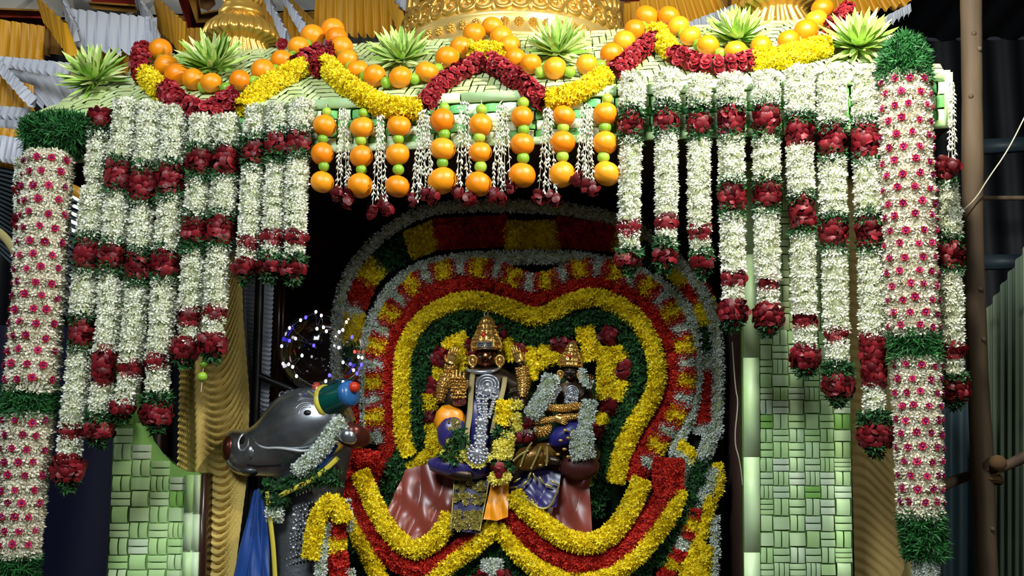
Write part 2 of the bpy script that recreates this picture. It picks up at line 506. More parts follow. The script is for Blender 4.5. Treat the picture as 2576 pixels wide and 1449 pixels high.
# kinds of strung flowers: template, materials, size px, step px
KIND = {
    'W': (T_JAS, 'jasmine', 'jasmine_core', 10.5, 10.2, 0.5),
    'w': (T_JAS, 'grey_jasmine', 'jasmine_core', 8.5, 9.5, 0.55),
    'C': (T_JAS, 'cream', 'cream_core', 11.5, 10.0, 0.35),
    'Y': (T_CHR, 'yellow', 'yellow_core', 11.5, 12.0, 0.35),
    'P': (T_CHR, 'pale_yellow', 'yellow_core', 11.5, 11.0, 0.4),
    'A': (T_AST, 'red', 'red_core', 10.5, 9.5, 0.5),
    'R': (T_PETAL, 'rose', 'rose_core', 15.0, 12.0, 0.45),
    'L': (T_LEAF, 'leaf', 'leaf_core', 14.0, 12.0, 0.6),
    'N': (T_PINE, 'fern', 'leaf_core', 20.0, 11.0, 0.6),
}
PARTNAME = {'W': 'jasmine_section', 'w': 'jasmine_section', 'C': 'bud_section', 'Y': 'chrysanthemum_section', 'P': 'chrysanthemum_section',
            'A': 'aster_section', 'R': 'rose_section', 'L': 'leaf_section', 'N': 'fern_section'}
def strung(kind, path, rad, m_per_px, parent, ang=PI, flat=1.0, caps=True, name=None, dens=1.0):
    """one section of a garland: a core and its flowers, joined"""
    T, mt, core, size, step, tilt = KIND[kind]
    g = G()
    path = np.asarray(path, float)
    rad = np.broadcast_to(np.asarray(rad, float), (len(path),))
    k = 0.88 if kind not in 'LN' else 0.78
    pr = resample(np.column_stack([path, rad]), n=max(6, int(len(path))))
    tube(g, pr[:, :3], pr[:, 3] * k, 12, 1, flat=flat)
    pos, nrm = tube_points(path, rad * (0.9 if kind not in 'LN' else 0.8), step * m_per_px / dens, ang, flat, caps=caps)
    scatter(g, T, pos, nrm, size * m_per_px, tilt, 0, up=(UP if kind == 'R' else None))
    return g.build(name or PARTNAME[kind], [M[mt], M[core]], parent, kind='stuff')
# ------------------------------------------------------------------ plaited leaf cells
def cell_template(ns=2, lo=0.25, edge=0.22):
    V, Fa, b = [], [], 0
    hw = 0.5 / ns
    for s in range(ns):
        yc = -0.5 + hw * (2 * s + 1)
        for i in range(5):
            x = -0.5 + 1.0 * i / 4
            z = lo + (1 - lo) * (1 - (2 * x) ** 2 * 0.9)
            for j in range(3):
                y = yc + (j - 1) * hw * 0.84
                V.append((x, y, max(0.0, z) - (edge if j != 1 else 0)))
        Fa.append(grid_faces(5, 3) + b); b += 15
    return np.array(V), np.concatenate(Fa)
T_CELL = {n: cell_template(n) for n in (1, 2, 3)}
T_FLAT = cell_template(2, 0.75, 0.12)
def cell_mesh(n, m, T=None):
    g = G(); g.add(*(T or T_CELL[n])); return g.mesh('leaf_strip', [m])
CELLS = [cell_mesh(2, M['weave']), cell_mesh(2, M['weave']), cell_mesh(3, M['weave']), cell_mesh(2, M['weave']), cell_mesh(1, M['weave']), cell_mesh(2, M['weave_white'])]
ROOF_CELLS = [cell_mesh(2, M['roof_weave'], T_FLAT)]
CHECK_GREEN = cell_mesh(1, M['check_green'])
CELL_DEEP = cell_mesh(2, M['weave_dark'])
CELL_WHITE = cell_mesh(1, M['weave_white'])
WEAVE_LEFT = {}
def weave(parent, quad, nu, nv, h, budget, seed=0, style='plain', inside=None):
    """plaited cells over a quad TL, TR, BR, BL; the first «budget» become parts of their own, the rest one joined part"""
    q = np.asarray(quad, float); r = random.Random(seed)
    n = unit(np.cross(q[1] - q[0], q[3] - q[0]))
    if n[1] > 0: n = -n
    rest = {}
    us = np.cumsum([0] + [r.uniform(0.86, 1.14) for _ in range(nu)]); us /= us[-1]
    vs = np.cumsum([0] + [r.uniform(0.88, 1.12) for _ in range(nv)]); vs /= vs[-1]
    bl = lambda u, v: (q[0] * (1 - u) + q[1] * u) * (1 - v) + (q[3] * (1 - u) + q[2] * u) * v
    order = [(i, j) for j in range(nv) for i in range(nu)]
    r.shuffle(order)
    count = 0
    for i, j in order:
        u0, u1, v0, v1 = us[i], us[i + 1], vs[j], vs[j + 1]
        ctr = bl((u0 + u1) / 2, (v0 + v1) / 2)
        if inside and not inside((u0 + u1) / 2, (v0 + v1) / 2):
            continue
        ex = bl(u1, (v0 + v1) / 2) - bl(u0, (v0 + v1) / 2)
        ey = bl((u0 + u1) / 2, v0) - bl((u0 + u1) / 2, v1)
        horiz = (i + j) % 2 == 0
        a, b_ = (ex, ey) if horiz else (ey, ex)
        if style == 'check':
            me = CHECK_GREEN if horiz else CELL_WHITE
        elif style == 'roof':
            me = ROOF_CELLS[0]
        else:
            me = CELL_DEEP if r.random() < 0.07 else r.choice(CELLS)
        la, lb = np.linalg.norm(a), np.linalg.norm(b_)
        if count < budget:
            put('leaf_strip', me, parent, ctr, frame_quat(n, a / la), (la * 0.99, lb * 0.95, h))
            count += 1
        else:
            rest.setdefault(0, []).append((ctr, a / la, n, la * 0.99, lb * 0.95))
    if rest:
        g = G(); V, Fa = T_FLAT if style == 'roof' else T_CELL[2]
        for ctr, x, z, la, lb in rest[0]:
            y = np.cross(z, x)
            g.add(ctr + V[:, :1] * la * x + V[:, 1:2] * lb * y + V[:, 2:3] * h * z, Fa)
        g.build('woven_strips', [M['weave_isle']], parent, kind='stuff')

# ------------------------------------------------------------------ ground, deck
g = G(); g.add([[-9, -3, 0], [9, -3, 0], [9, 9, 0], [-9, 9, 0]], np.array([[0, 1, 2, 3]]))
struct(g.build('floor', [M['ground']]))

def at_z(px, py, Y0, z):
    p = P(px, py, Y0); p[2] = z; return p
DECK_Z = 0.92
g = G()
q = [at_z(-60, 1449, 2.66, DECK_Z), at_z(2470, 1449, 2.66, DECK_Z), at_z(2470, 1449, 4.0, DECK_Z), at_z(-60, 1449, 4.0, DECK_Z)]
q[2][0] = q[1][0] - 0.15; q[3][0] = q[0][0] - 0.15
g.add(q + [p - np.array([0, 0, 0.92]) for p in q], BOXF[:, ::-1])
o = g.build('chariot_deck', [M['dark_wood']], loc=q[0])
tag(o, 'dark wooden deck carrying the flower decked shrine', 'platform')

# ------------------------------------------------------------------ canopy: plaited hipped roof and fascia
YF = 2.80
TLf, TRf = P(76, 293, YF), P(2392, 186, YF)                  # eaves line
BLf, BRf = P(76, 410, YF), P(2392, 318, YF)                  # lower edge of the fascia
YT = 3.12
TLt, TRt = P(425, 138, YT), P(2120, 46, YT)                  # upper edge of the front slope
root = thing('woven_canopy', 'hipped canopy plaited from pale green leaf strips with a checked fascia, over the shrine', 'canopy', (TLf + BRf) / 2)
back = 1.0
bk = lambda p, d: p + np.array([0.14 * d * 0.5, 1, 0]) * d
g = G()
e = -NRM * 0.02
r0 = [TLf, TRf, TRt, TLt]
V = np.array([BLf, BRf, TRf, TLf, TLt, TRt, bk(TRt, 0.5), bk(TLt, 0.5), bk(TRf, 1.15), bk(TLf, 1.15), bk(BRf, 1.15), bk(BLf, 1.15)]) + e
g.add(V, np.array([[0, 1, 2, 3], [3, 2, 5, 4], [4, 5, 6, 7], [7, 6, 8, 9], [9, 8, 10, 11], [2, 1, 10, 8], [5, 2, 8, 6], [0, 3, 9, 11], [3, 4, 7, 9]]), 0)
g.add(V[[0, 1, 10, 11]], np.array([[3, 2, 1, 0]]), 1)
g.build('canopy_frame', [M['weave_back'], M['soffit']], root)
lerp = lambda a, b, t: a + (b - a) * t
def fascia_quad(x0, x1, y0=0.02, y1=0.98):
    t0, t1 = (x0 - 76) / 2316, (x1 - 76) / 2316
    top = lambda t: lerp(TLf, TRf, t); bot = lambda t: lerp(BLf, BRf, t)
    return [lerp(top(t0), bot(t0), y0), lerp(top(t1), bot(t1), y0), lerp(top(t1), bot(t1), y1), lerp(top(t0), bot(t0), y1)]
weave(root, fascia_quad(560, 2200, 0.16, 0.92), 40, 4, 0.010, 150, 3, 'check')
weave(root, fascia_quad(2330, 2390, 0.1, 0.95), 2, 3, 0.010, 6, 5, 'check')
weave(root, fascia_quad(80, 560, 0.1, 0.92), 12, 4, 0.010, 20, 7, 'check')
def roof_quad(x0, x1):
    t0, t1 = x0, x1
    return [lerp(TLt, TRt, t0), lerp(TLt, TRt, t1), lerp(TLf, TRf, t1), lerp(TLf, TRf, t0)]
weave(root, roof_quad(0, 1), 56, 8, 0.006, 120, 9, 'roof')
# plain leaf edging along the eaves
for y0, y1, nm in ((-0.05, 0.14, 'leaf_edging'), (0.90, 1.04, 'leaf_edging')):
    for k in range(6):
        g = G(); slab(g, [p + NRM * 0.012 for p in fascia_quad(76 + 386 * k, 76 + 386 * (k + 1) - 4, y0, y1)], 0.012)
        o = g.build('leaf_edging', [M['weave']], root)
for k in range(3):
    g = G(); slab(g, [p + NRM * 0.014 for p in fascia_quad(2376 + 6 * k, 2381 + 6 * k, 0, 1)], 0.012)
    g.build('leaf_edging', [M['weave']], root)

def on_roof(px, py, lift=0.0):
    """a point on the front slope of the roof, or before the fascia below the eaves"""
    t = (px - 76) / 2316
    ye = 293 + (186 - 293) * t
    n = unit(np.cross(TRf - TLf, TLt - TLf)); n = n if n[1] < 0 else -n
    d = ray(px, py); o = np.array([0, 0, CAM_Z])
    if py < ye:
        tt = ((TLf - o) @ n) / (d @ n)
        return o + d * tt + n * lift
    return P(px, py, YF - lift)

# ------------------------------------------------------------------ gilded dome and finials on the roof
def gpx(px, py, Y0): return P(px, py, Y0)
DC = P(1288, 200, 3.60)                              # dome's base centre
Rd = S(1288, 150, 3.60) * 283
rim = P(1288, 92, 3.60 - Rd)
DC[2] = rim[2] - 0.005
root = thing('gilded_dome', 'large gilded dome embossed with scrolls, standing behind the canopy ridge', 'dome', DC)
g = G()
prof = [(Rd * 0.9, -0.02), (Rd * 1.03, 0.0), (Rd * 1.05, 0.012), (Rd * 1.03, 0.026), (Rd * 1.0, 0.03), (Rd * 1.0, 0.085), (Rd * 1.008, 0.09), (Rd * 0.995, 0.096),
        (Rd * 0.975, 0.13), (Rd * 0.955, 0.2), (Rd * 0.94, 0.3), (Rd * 0.95, 0.42), (Rd * 0.92, 0.56), (Rd * 0.8, 0.68), (Rd * 0.5, 0.78), (Rd * 0.12, 0.84), (0.001, 0.86)]
lathe(g, prof, DC, 72)
g.build('dome_shell', [M['gold_pale']], root, smooth=True)
g = G(); lathe(g, [(0.001, -0.015), (Rd * 0.95, -0.015)], DC, 48); g.build('dome_underside', [M['black']], root)
gr = G()
for k in range(9):
    a = k * 2 * PI / 8
    if k < 8: ball(gr, (0.011 * math.cos(a), 0.011 * math.sin(a), 0), 0.0062, 8)
    else: ball(gr, (0, 0, 0.003), 0.008, 8)
ros = gr.mesh('rosette', [M['gold']], smooth=True)
for k in range(26):
    a = -PI / 2 + (k - 12.5) * 0.115
    n = np.array([math.cos(a), math.sin(a), 0])
    put('rosette', ros, root, DC + n * Rd * 1.005 + UP * 0.057, frame_quat(n, UP))
def on_dome(a, z):
    pr = np.array(prof); r = np.interp(z, pr[1:, 1], pr[1:, 0])
    return DC + np.array([math.cos(a) * r, math.sin(a) * r, z])
def scroll(root, a0, z0, size, hand, turns=1.4):
    g = G(); pts = []
    for i in range(44):
        t = i / 43
        rr = size * (1 - t) ** 0.8 * 0.5 + 0.006
        ph = t * turns * 2 * PI + 0.6
        du, dz = hand * rr * math.cos(ph), rr * math.sin(ph)
        pts.append(on_dome(a0 + du / Rd, z0 + dz))
    pts = np.array(pts)
    tube(g, pts, np.linspace(0.013, 0.006, len(pts)), 8)
    ball(g, pts[-1], 0.012, 8)
    tail = np.array([on_dome(a0 + hand * (size * 0.45 + 0.02 * s) / Rd, z0 + size * 0.25 + s * size * 0.30) for s in np.linspace(0, 3, 14)])
    tube(g, tail, np.linspace(0.013, 0.004, 14), 8)
    g.build('scroll', [M['gold']], root, smooth=True)
for k in range(-4, 5):
    a = -PI / 2 + k * 0.30
    scroll(root, a - 0.08, 0.138, 0.08, -1); scroll(root, a + 0.08, 0.138, 0.08, 1)
    g = G()
    for s in range(5):
        p = on_dome(a + 0.15, 0.118 + 0.045 * s); n = unit(p - DC - UP * (p - DC)[2])
        ball(g, p, (0.012, 0.008, 0.024), 8)
    p = on_dome(a, 0.29)
    for s in (-1, 0, 1):
        tube(g, np.array([on_dome(a + s * 0.035 * t, 0.20 + 0.1 * t) for t in np.linspace(0, 1, 8)]), np.linspace(0.012, 0.003, 8), 6)
    g.build('leaf_boss', [M['gold']], root, smooth=True)

def kalasam(px, ybase, w, Y0, label):
    p0 = P(px, ybase, Y0); s = S(px, ybase, Y0) * w / 180.0
    root = thing('gilded_finial', label, 'finial', p0, 'gilded finials on the canopy')
    g = G(); lathe(g, np.array([(60, -60), (84, -40), (60, 0), (66, 8), (89, 14), (90, 24), (82, 44), (66, 60), (52, 70)]) * s, p0, 96, ribs=24, amp=0.05)
    g.build('ribbed_bell', [M['gold']], root, smooth=True)
    g = G(); lathe(g, np.array([(48, 68), (56, 74), (56, 84), (48, 90), (50, 96), (44, 104)]) * s, p0, 48)
    g.build('neck_ring', [M['gold']], root, smooth=True)
    g = G(); lathe(g, np.array([(34, 100), (44, 108), (48, 122), (44, 140), (36, 152), (30, 158), (36, 166), (30, 180), (14, 220), (4, 260), (0.1, 264)]) * s, p0, 72, ribs=16, amp=0.06)
    g.build('pot', [M['gold']], root, smooth=True)
kalasam(606, 118, 186, 3.30, 'gilded ribbed finial on the canopy behind the second leaf rosette')
kalasam(1957, 42, 200, 3.30, 'gilded ribbed finial at the bright end of the canopy, cut by the picture top')

# ------------------------------------------------------------------ plaited pillars
def box_px(g, x0, x1, y0, y1, Y0, thick, mi=0, xb0=None, xb1=None):
    xb0 = x0 if xb0 is None else xb0; xb1 = x1 if xb1 is None else xb1
    slab(g, [P(x0, y0, Y0), P(x1, y0, Y0), P(xb1, y1, Y0), P(xb0, y1, Y0)], thick, mi)
YP = 3.10
root = thing('woven_pillar', 'wide pillar plaited from pale green leaf strips beside the floral arch, garlands before it', 'pillar', at_z(2005, 1449, YP, DECK_Z), 'plaited pillars')
g = G()
q = [P(1866, 352, YP), P(2132, 338, YP), P(2146, 1449, YP), P(1872, 1449, YP)]
for i in (2, 3):
    top = q[1] if i == 2 else q[0]
    tt = (DECK_Z - top[2]) / (q[i][2] - top[2]); q[i] = top + (q[i] - top) * tt
slab(g, [p - NRM * 0.002 for p in q], 0.10)
g.build('pillar_core', [M['weave_back']], root)
weave(root, [P(1908, 830, YP), P(2136, 830, YP), P(2146, 1560, YP), P(1912, 1560, YP)], 6, 20, 0.0065, 200, 21)
weave(root, [P(1905, 350, YP), P(2132, 345, YP), P(2136, 830, YP), P(1908, 830, YP)], 6, 13, 0.0065, 0, 22)
for k, (a, b) in enumerate(((350, 640), (640, 900), (900, 1150), (1150, 1390), (1390, 1560))):
    g = G(); slab(g, [P(1868 + k, a, YP - 0.012), P(1908 + k, a, YP - 0.012), P(1910 + k, b, YP - 0.012), P(1870 + k, b, YP - 0.012)], 0.014)
    g.build('leaf_edging', [M['weave']], root)

root = thing('woven_pillar', 'pillar plaited from pale green leaf strips with a curved cut top beside the left drape', 'pillar', at_z(385, 1449, YP, DECK_Z), 'plaited pillars')
# outline with the curved cut
pts = [(286, 1078), (330, 1060), (338, 1075), (350, 1110), (372, 1140), (405, 1166), (448, 1187), (505, 1192), (500, 1320), (494, 1449), (490, 1600), (262, 1600), (268, 1449), (278, 1260)]
g = G()
front = np.array([P(x, y, YP) for x, y in pts]); n = len(pts)
g.add(np.vstack([front, front - NRM * 0.10]), [np.array([list(range(n))[::-1]]), np.array([[i, (i + 1) % n, n + (i + 1) % n, n + i] for i in range(n)])])
g.build('pillar_core', [M['weave_back']], root)
cut = np.array(pts[:8])
def ins(u, v):
    x = 284 + u * (462 - 284); y = 1070 + v * 540
    return y > np.interp(x, cut[:, 0], cut[:, 1]) + 10
weave(root, [P(288, 1075, YP), P(470, 1075, YP), P(455, 1600, YP), P(264, 1600, YP)], 4, 13, 0.0065, 60, 23, inside=ins)
for k in range(4):
    a, b = 1195 + k * 95, 1195 + (k + 1) * 95 + 4
    g = G(); slab(g, [P(466 - 3 * k, a, YP - 0.010), P(486 - 3 * k, a, YP - 0.010), P(482 - 3 * k, b, YP - 0.010), P(462 - 3 * k, b, YP - 0.010)], 0.012); g.build('leaf_edging', [M['weave']], root)
    g = G(); slab(g, [P(487 - 3 * k, a, YP - 0.006), P(502 - 2 * k, a, YP - 0.006), P(500 - 2 * k, b, YP - 0.006), P(483 - 3 * k, b, YP - 0.006)], 0.010); g.build('leaf_edging', [M['weave_white']], root)
g = G(); slab(g, [P(503, 1190, YP + 0.004), P(514, 1194, YP + 0.004), P(506, 1600, YP + 0.004), P(492, 1600, YP + 0.004)], 0.06); g.build('wooden_edge', [M['dark_wood']], root)
g = G(); box_px(g, 292, 336, 690, 1085, YP + 0.005, 0.05, 0, 286, 334); o = g.build('pillar_stem', [M['weave_back']], root)
for k in range(6):
    y = 700 + 62 * k
    g = G(); slab(g, [P(296 - k, y, YP - 0.004), P(334, y, YP - 0.004), P(334, y + 58, YP - 0.004), P(294 - k, y + 58, YP - 0.004)], 0.01); g.build('leaf_edging', [M['weave_dark' if k % 2 else 'weave']], root)

g = G(); path = [P(395, 395, YP + 0.175), P(392, 800, YP + 0.175), P(388, 1250, YP + 0.175), at_z(385, 1449, YP + 0.175, DECK_Z)]
tube(g, resample(path, n=20), S(390, 900, YP) * 46, 20)
o = g.build('wooden_post', [M['dark_wood']], loc=path[-1], smooth=True)
tag(o, 'dark polished wooden post above the curved cut of the woven pillar', 'post')
for nm, pp, lb in (('leaf_stalk', [(404, 404), (400, 690), (402, 800), (392, 900), (368, 985)], 'thin olive leaf stalk hanging between the third and fourth jasmine garlands'),
                   ('leaf_stalk', [(470, 402), (456, 640), (455, 760), (450, 850), (447, 905)], 'thin olive leaf stalk hanging between the fourth and fifth jasmine garlands')):
    g = G(); path = smooth_path([P(x, y, 2.86) for x, y in pp]); w = np.interp(np.linspace(0, 1, len(path)), [0, .4, .8, 1], [6, 8, 6, 1]) * S(400, 800, 2.86)
    tube(g, path, w, 8, flat=0.4)
    tag(g.build(nm, [mat('olive_stalk', c(110, 128, 62), 0.6)], loc=path[0], smooth=True), lb, 'leaf stalk', 'hanging leaf stalks')

# ------------------------------------------------------------------ drapes behind the pillars
def drape(name, label, edgeL, edgeR, Y0, n_folds, amp, m, gather, sag, nu=40, nv=240, group=None):
    """cloth between two px edges [(x,y)...]; folds hang between the edges, gathered at u = gather"""
    eL, eR = np.array(edgeL, float), np.array(edgeR, float)
    top = P(*eL[0], Y0)
    def fn(u, v):
        yl = lerp(eL[0, 1], eL[-1, 1], v); xl = np.interp(yl, eL[:, 1], eL[:, 0])
        yr = lerp(eR[0, 1], eR[-1, 1], v); xr = np.interp(yr, eR[:, 1], eR[:, 0])
        p = P(lerp(xl, xr, u), lerp(yl, yr, u), Y0)
        ph = 2 * PI * n_folds * (v - sag(u)) + 0.6 * math.sin(7 * u + 9 * v)
        wgt = (0.35 + 0.65 * math.sin(PI * min(1, max(0.06, abs(u - gather) * 1.4)))) * min(1, 0.25 + 6 * (1 - u))
        h = amp * wgt * (abs(math.sin(ph / 2)) ** 1.15 * 2 - 1)
        if gather > 0:
            h += amp * 2.2 * math.exp(-((u - gather) / 0.05) ** 2)
        return p + NRM * h
    g = G(); sheet(g, fn, nu, nv)
    return tag(g.build(name, [m], loc=top, smooth=True), label, 'curtain', group)
def sagL(u):
    ga = 0.30
    if u < ga: return (ga - u) * 0.5
    t = (u - ga) / (1 - ga)
    return 0.16 * (1 - (1 - t) ** 2.2) - 0.12 * t ** 2.5
drape('golden_drape', 'golden swagged drape with curved folds behind the left garlands', [(455, 880), (448, 1190), (452, 1449), (452, 1600)], [(606, 600), (612, 800), (628, 1000), (622, 1200), (590, 1449), (560, 1600)], 3.17, 46, 0.011, M['gold_cloth'], 0.30, sagL)
drape('golden_drape', 'brown gold drape with slanting folds beside the right woven pillar', [(2120, 420), (2132, 800), (2142, 1100), (2150, 1449), (2152, 1600)], [(2205, 350), (2215, 800), (2232, 1050), (2262, 1330), (2275, 1430), (2200, 1600)], 3.30, 44, 0.009, M['gold_cloth_dark'], -1, lambda u: 0.09 * u ** 1.6 - 0.02)
g = G(); sheet(g, lambda u, v: P(lerp(2195, lerp(2245, 2330, v), u), lerp(540, 1600, v), 3.36) + NRM * 0.004 * math.sin(9 * v + 3 * u), 6, 40)
tag(g.build('buff_panel', [M['buff']], loc=P(2195, 540, 3.36), smooth=True), 'plain buff cloth panel behind the brown gold drape', 'curtain')
g = G(); sheet(g, lambda u, v: P(lerp(lerp(612, 634, v), lerp(668, 655, v), u), lerp(640, 1120, v), 3.24) + NRM * 0.004 * math.sin(2 * PI * (v * 46 - u * 0.9)), 10, 320)
tag(g.build('white_pleated_strip', [M['white_cloth']], loc=P(640, 640, 3.24), smooth=True), 'narrow white pleated cloth strip between the golden drape and the black pipe', 'curtain', 'white pleated strips')
g = G(); sheet(g, lambda u, v: P(lerp(lerp(662, 640, v), lerp(692, 672, v), u), lerp(640, 1130, v), 3.25) + NRM * 0.004 * math.sin(2 * PI * (v * 42 - u * 0.6)), 10, 300)
tag(g.build('white_pleated_strip', [M['white_cloth']], loc=P(670, 640, 3.25), smooth=True), 'narrow white pleated cloth strip between the black pipe and the dark interior', 'curtain', 'white pleated strips')
g = G(); path = resample([P(662, 400, 3.21), P(652, 760, 3.21), P(628, 1449, 3.21), at_z(620, 1449, 3.21, DECK_Z)], n=20)
tube(g, path, S(650, 900, 3.36) * 11, 14)
root = tag(g.build('black_pipe', [M['black']], loc=path[-1], smooth=True), 'upright black iron pipe behind the bull head', 'pipe')
g = G(); tube(g, resample([P(646, 944, 3.21), P(690, 962, 3.22), P(745, 985, 3.24)], n=6), S(650, 900, 3.36) * 9, 12)
g.build('cross_pipe', [M['black']], root, smooth=True)
g = G(); box_px(g, 694, 708, 600, 1010, 3.46, 0.03, 0, 670, 700); slab(g, [P(712, 600, 3.46), P(720, 600, 3.46), P(706, 1010, 3.46), P(700, 1010, 3.46)], 0.03)
tag(g.build('brown_frame', [M['dark_wood']], loc=P(700, 600, 3.46)), 'narrow brown frame strip right of the white pleats', 'frame')
# dark curtain closing the back of the shrine
g = G(); sheet(g, lambda u, v: P(lerp(690, 1890, u), lerp(552, 1470, v), 3.72) + NRM * 0.012 * math.sin(60 * u + 2 * math.sin(9 * v)), 160, 8)
tag(g.build('back_curtain', [M['back_cloth']], loc=P(1290, 1500, 3.72), smooth=True), 'dark brown curtain closing the back of the shrine', 'curtain')
for x, y0, y1, nm in ((1888, 330, 1600, 'dark_side_panel'),):
    g = G(); slab(g, [P(1812, y0, 3.5), P(1872, y0, 3.2), P(1872, y1, 3.2), P(1812, y1, 3.5)], 0.02)
    tag(g.build(nm, [M['back_cloth']], loc=P(1840, 1500, 3.4)), 'dark inner panel beside the right woven pillar', 'panel')
g = G(); path = smooth_path([P(1842, 860, 3.14), P(1850, 980, 3.14), P(1858, 1010, 3.14), P(1846, 1110, 3.14), P(1862, 1160, 3.14), P(1868, 1220, 3.14)])
tube(g, path, S(1850, 1000, 3.1) * 1.6, 6)
tag(g.build('thin_wire', [M['string']], loc=path[0]), 'thin crooked wire in the dark gap beside the right woven pillar', 'wire')

# ------------------------------------------------------------------ shed, poles and sheets round about
def corrugated(name, label, quad, nw, amp, m, cat='metal sheet', structure=False, vertical=True, group=None):
    q = np.asarray(quad, float); n = unit(np.cross(q[1] - q[0], q[3] - q[0]))
    def fn(u, v):
        p = (q[0] * (1 - u) + q[1] * u) * (1 - v) + (q[3] * (1 - u) + q[2] * u) * v
        w = u if vertical else v
        return p + n * amp * math.copysign(abs(math.sin(2 * PI * nw * w)) ** 0.6, math.sin(2 * PI * nw * w))
    g = G()
    if vertical: sheet(g, fn, nw * 10 + 1, 3)
    else: sheet(g, fn, 3, nw * 10 + 1)
    o = g.build(name, [m], loc=q.mean(0), smooth=False)
    return struct(o) if structure else tag(o, label, cat, group)
YB = 5.6
corrugated('sheet_wall', 'green grey corrugated sheet wall with a slanting top edge behind the wooden pole', [P(2470, 800, 4.4), P(2640, 520, 4.2), P(2640, 1700, 4.2), P(2470, 1700, 4.4)], 9, 0.010, M['sheet_green'], 'sheet wall')
corrugated('blue_sheet', 'blue grey corrugated sheet standing low between the flower column and the pole', [P(2300, 980, 4.5), P(2470, 970, 4.5), P(2470, 1700, 4.5), P(2300, 1700, 4.5)], 4, 0.012, M['sheet_blue'], 'metal sheet')
corrugated('wall_back', '', [np.array([-6, 7.4, 4.3]), np.array([6.5, 6.9, 4.3]), np.array([6.5, 6.9, 0]), np.array([-6, 7.4, 0])], 60, 0.02, M['sheet_black'], structure=True)
corrugated('ceiling', '', [np.array([-6, 2.2, 5.0]), np.array([6.5, 2.2, 5.0]), np.array([6.5, 6.9, 4.3]), np.array([-6, 7.4, 4.3])], 56, 0.02, M['sheet_black'], structure=True)
corrugated('awning_sheet', 'dark blue corrugated awning sheet behind the left flower column', [P(-120, 380, 4.4), P(235, 430, 4.6), P(170, 800, 4.9), P(-120, 520, 4.7)], 22, 0.012, M['sheet_dark'], 'metal sheet', vertical=False)
for k in range(5):
    g = G(); y = 488 + k * 20; slab(g, [P(176 - k * 2, y, 4.4), P(206 - k * 2, y + 14, 4.4), P(206 - k * 2, y + 23, 4.4), P(176 - k * 2, y + 9, 4.4)], 0.01)
    tag(g.build('light_slot', [M['screen_white']], loc=P(190, y, 4.4)), '%s bright lit slot from the top, between the left flower column and first garland' % ['first', 'second', 'third', 'fourth', 'fifth'][k], 'light', 'bright slots beside the left flower column')
g = G(); slab(g, [P(165, 455, 4.4), P(215, 478, 4.4), P(205, 505, 4.4), P(160, 478, 4.4)], 0.01)
tag(g.build('gold_scrap', [M['yellow_cloth']], loc=P(190, 470, 4.4)), 'scrap of golden cloth above the bright slots', 'cloth')
g = G(); path = resample([P(58, 400, 3.9), P(46, 560, 3.9), P(36, 800, 3.9), P(22, 1449, 3.9), at_z(20, 1449, 3.9, 0)], n=16)
tube(g, path, S(40, 800, 3.9) * 7, 10)
tag(g.build('thin_pole', [M['wood']], loc=path[-1], smooth=True), 'thin grey pole behind the left flower column', 'pole')
g = G(); path = smooth_path([P(-30, 570, 3.8), P(5, 588, 3.8), P(28, 618, 3.8), P(42, 640, 3.8), P(75, 650, 3.8)])
tube(g, path, S(20, 600, 3.8) * 11, 10, flat=0.5)
tag(g.build('cloth_loop', [M['buff']], loc=path[0], smooth=True), 'pale twisted cloth looped at the picture edge behind the left column', 'cloth')
g = G(); sheet(g, lambda u, v: P(lerp(-60, 330, u), lerp(820, 1650, v), 4.2) + NRM * 0.03 * math.sin(9 * u + 3 * v), 24, 12)
tag(g.build('navy_tarpaulin', [M['navy']], loc=P(120, 1600, 4.2), smooth=True), 'dark navy tarpaulin in the gap left of the woven pillar', 'tarpaulin')

def pole(pts, Y0, w, name, label, foot=True):
    path = [P(x, y, Y0) for x, y in pts]
    if foot: path.append(at_z(pts[-1][0] + 6, 1449, Y0, 0.0))
    path = resample(smooth_path(path, 2), n=60)
    rad = S(pts[0][0], 700, Y0) * w / 2 * (1 + 0.06 * np.sin(np.linspace(0, 40, 60)) * rng.uniform(0.2, 1, 60))
    g = G(); tube(g, path, rad, 16)
    for k in range(7):
        i = rng.integers(3, 45); ball(g, path[i] + NRM * rad[i] * 0.9 + ALONG * rad[i] * rng.uniform(-0.6, 0.6), rad[i] * 0.28, 8)
    return tag(g.build(name, [M['wood']], loc=path[-1], smooth=True), label, 'pole')
pole([(2442, -60), (2446, 300), (2448, 700), (2462, 1000), (2478, 1300), (2482, 1449)], 3.25, 52, 'wooden_pole', 'rough upright wooden pole near the right picture edge')
g = G(); path = resample(smooth_path([P(2340, 1238, 3.32), P(2400, 1208, 3.32), P(2470, 1188, 3.33), P(2520, 1178, 3.33), P(2600, 1138, 3.33)]), n=24)
tube(g, path, S(2450, 1200, 3.3) * np.interp(np.linspace(0, 1, 24), [0, .5, 1], [15, 11, 15]), 12)
tag(g.build('cross_branch', [M['wood']], loc=path[12], smooth=True), 'crooked branch lashed level across the wooden pole', 'branch')
g = G()
for k in range(7):
    cen = P(2474 + 2 * k, 1160 + 9 * k, 3.27); r = S(2474, 1180, 3.25) * (31 + (k % 3) * 2)
    th = np.linspace(0, 2 * PI, 25)
    tube(g, cen + r * np.cos(th)[:, None] * ALONG + 1.2 * r * np.sin(th)[:, None] * NRM + (0.006 * np.sin(th + k))[:, None] * UP, 0.005, 6, caps=False)
ball(g, P(2510, 1165, 3.2), (0.028, 0.02, 0.024), 10)
tag(g.build('rope_lashing', [M['rope']], loc=P(2476, 1180, 3.27), smooth=True), 'brown rope lashing where the branch crosses the wooden pole', 'rope')
g = G(); tube(g, resample([P(2440, 498, 3.6), P(2620, 498, 3.6)], n=4), S(2500, 500, 3.6) * 6, 8)
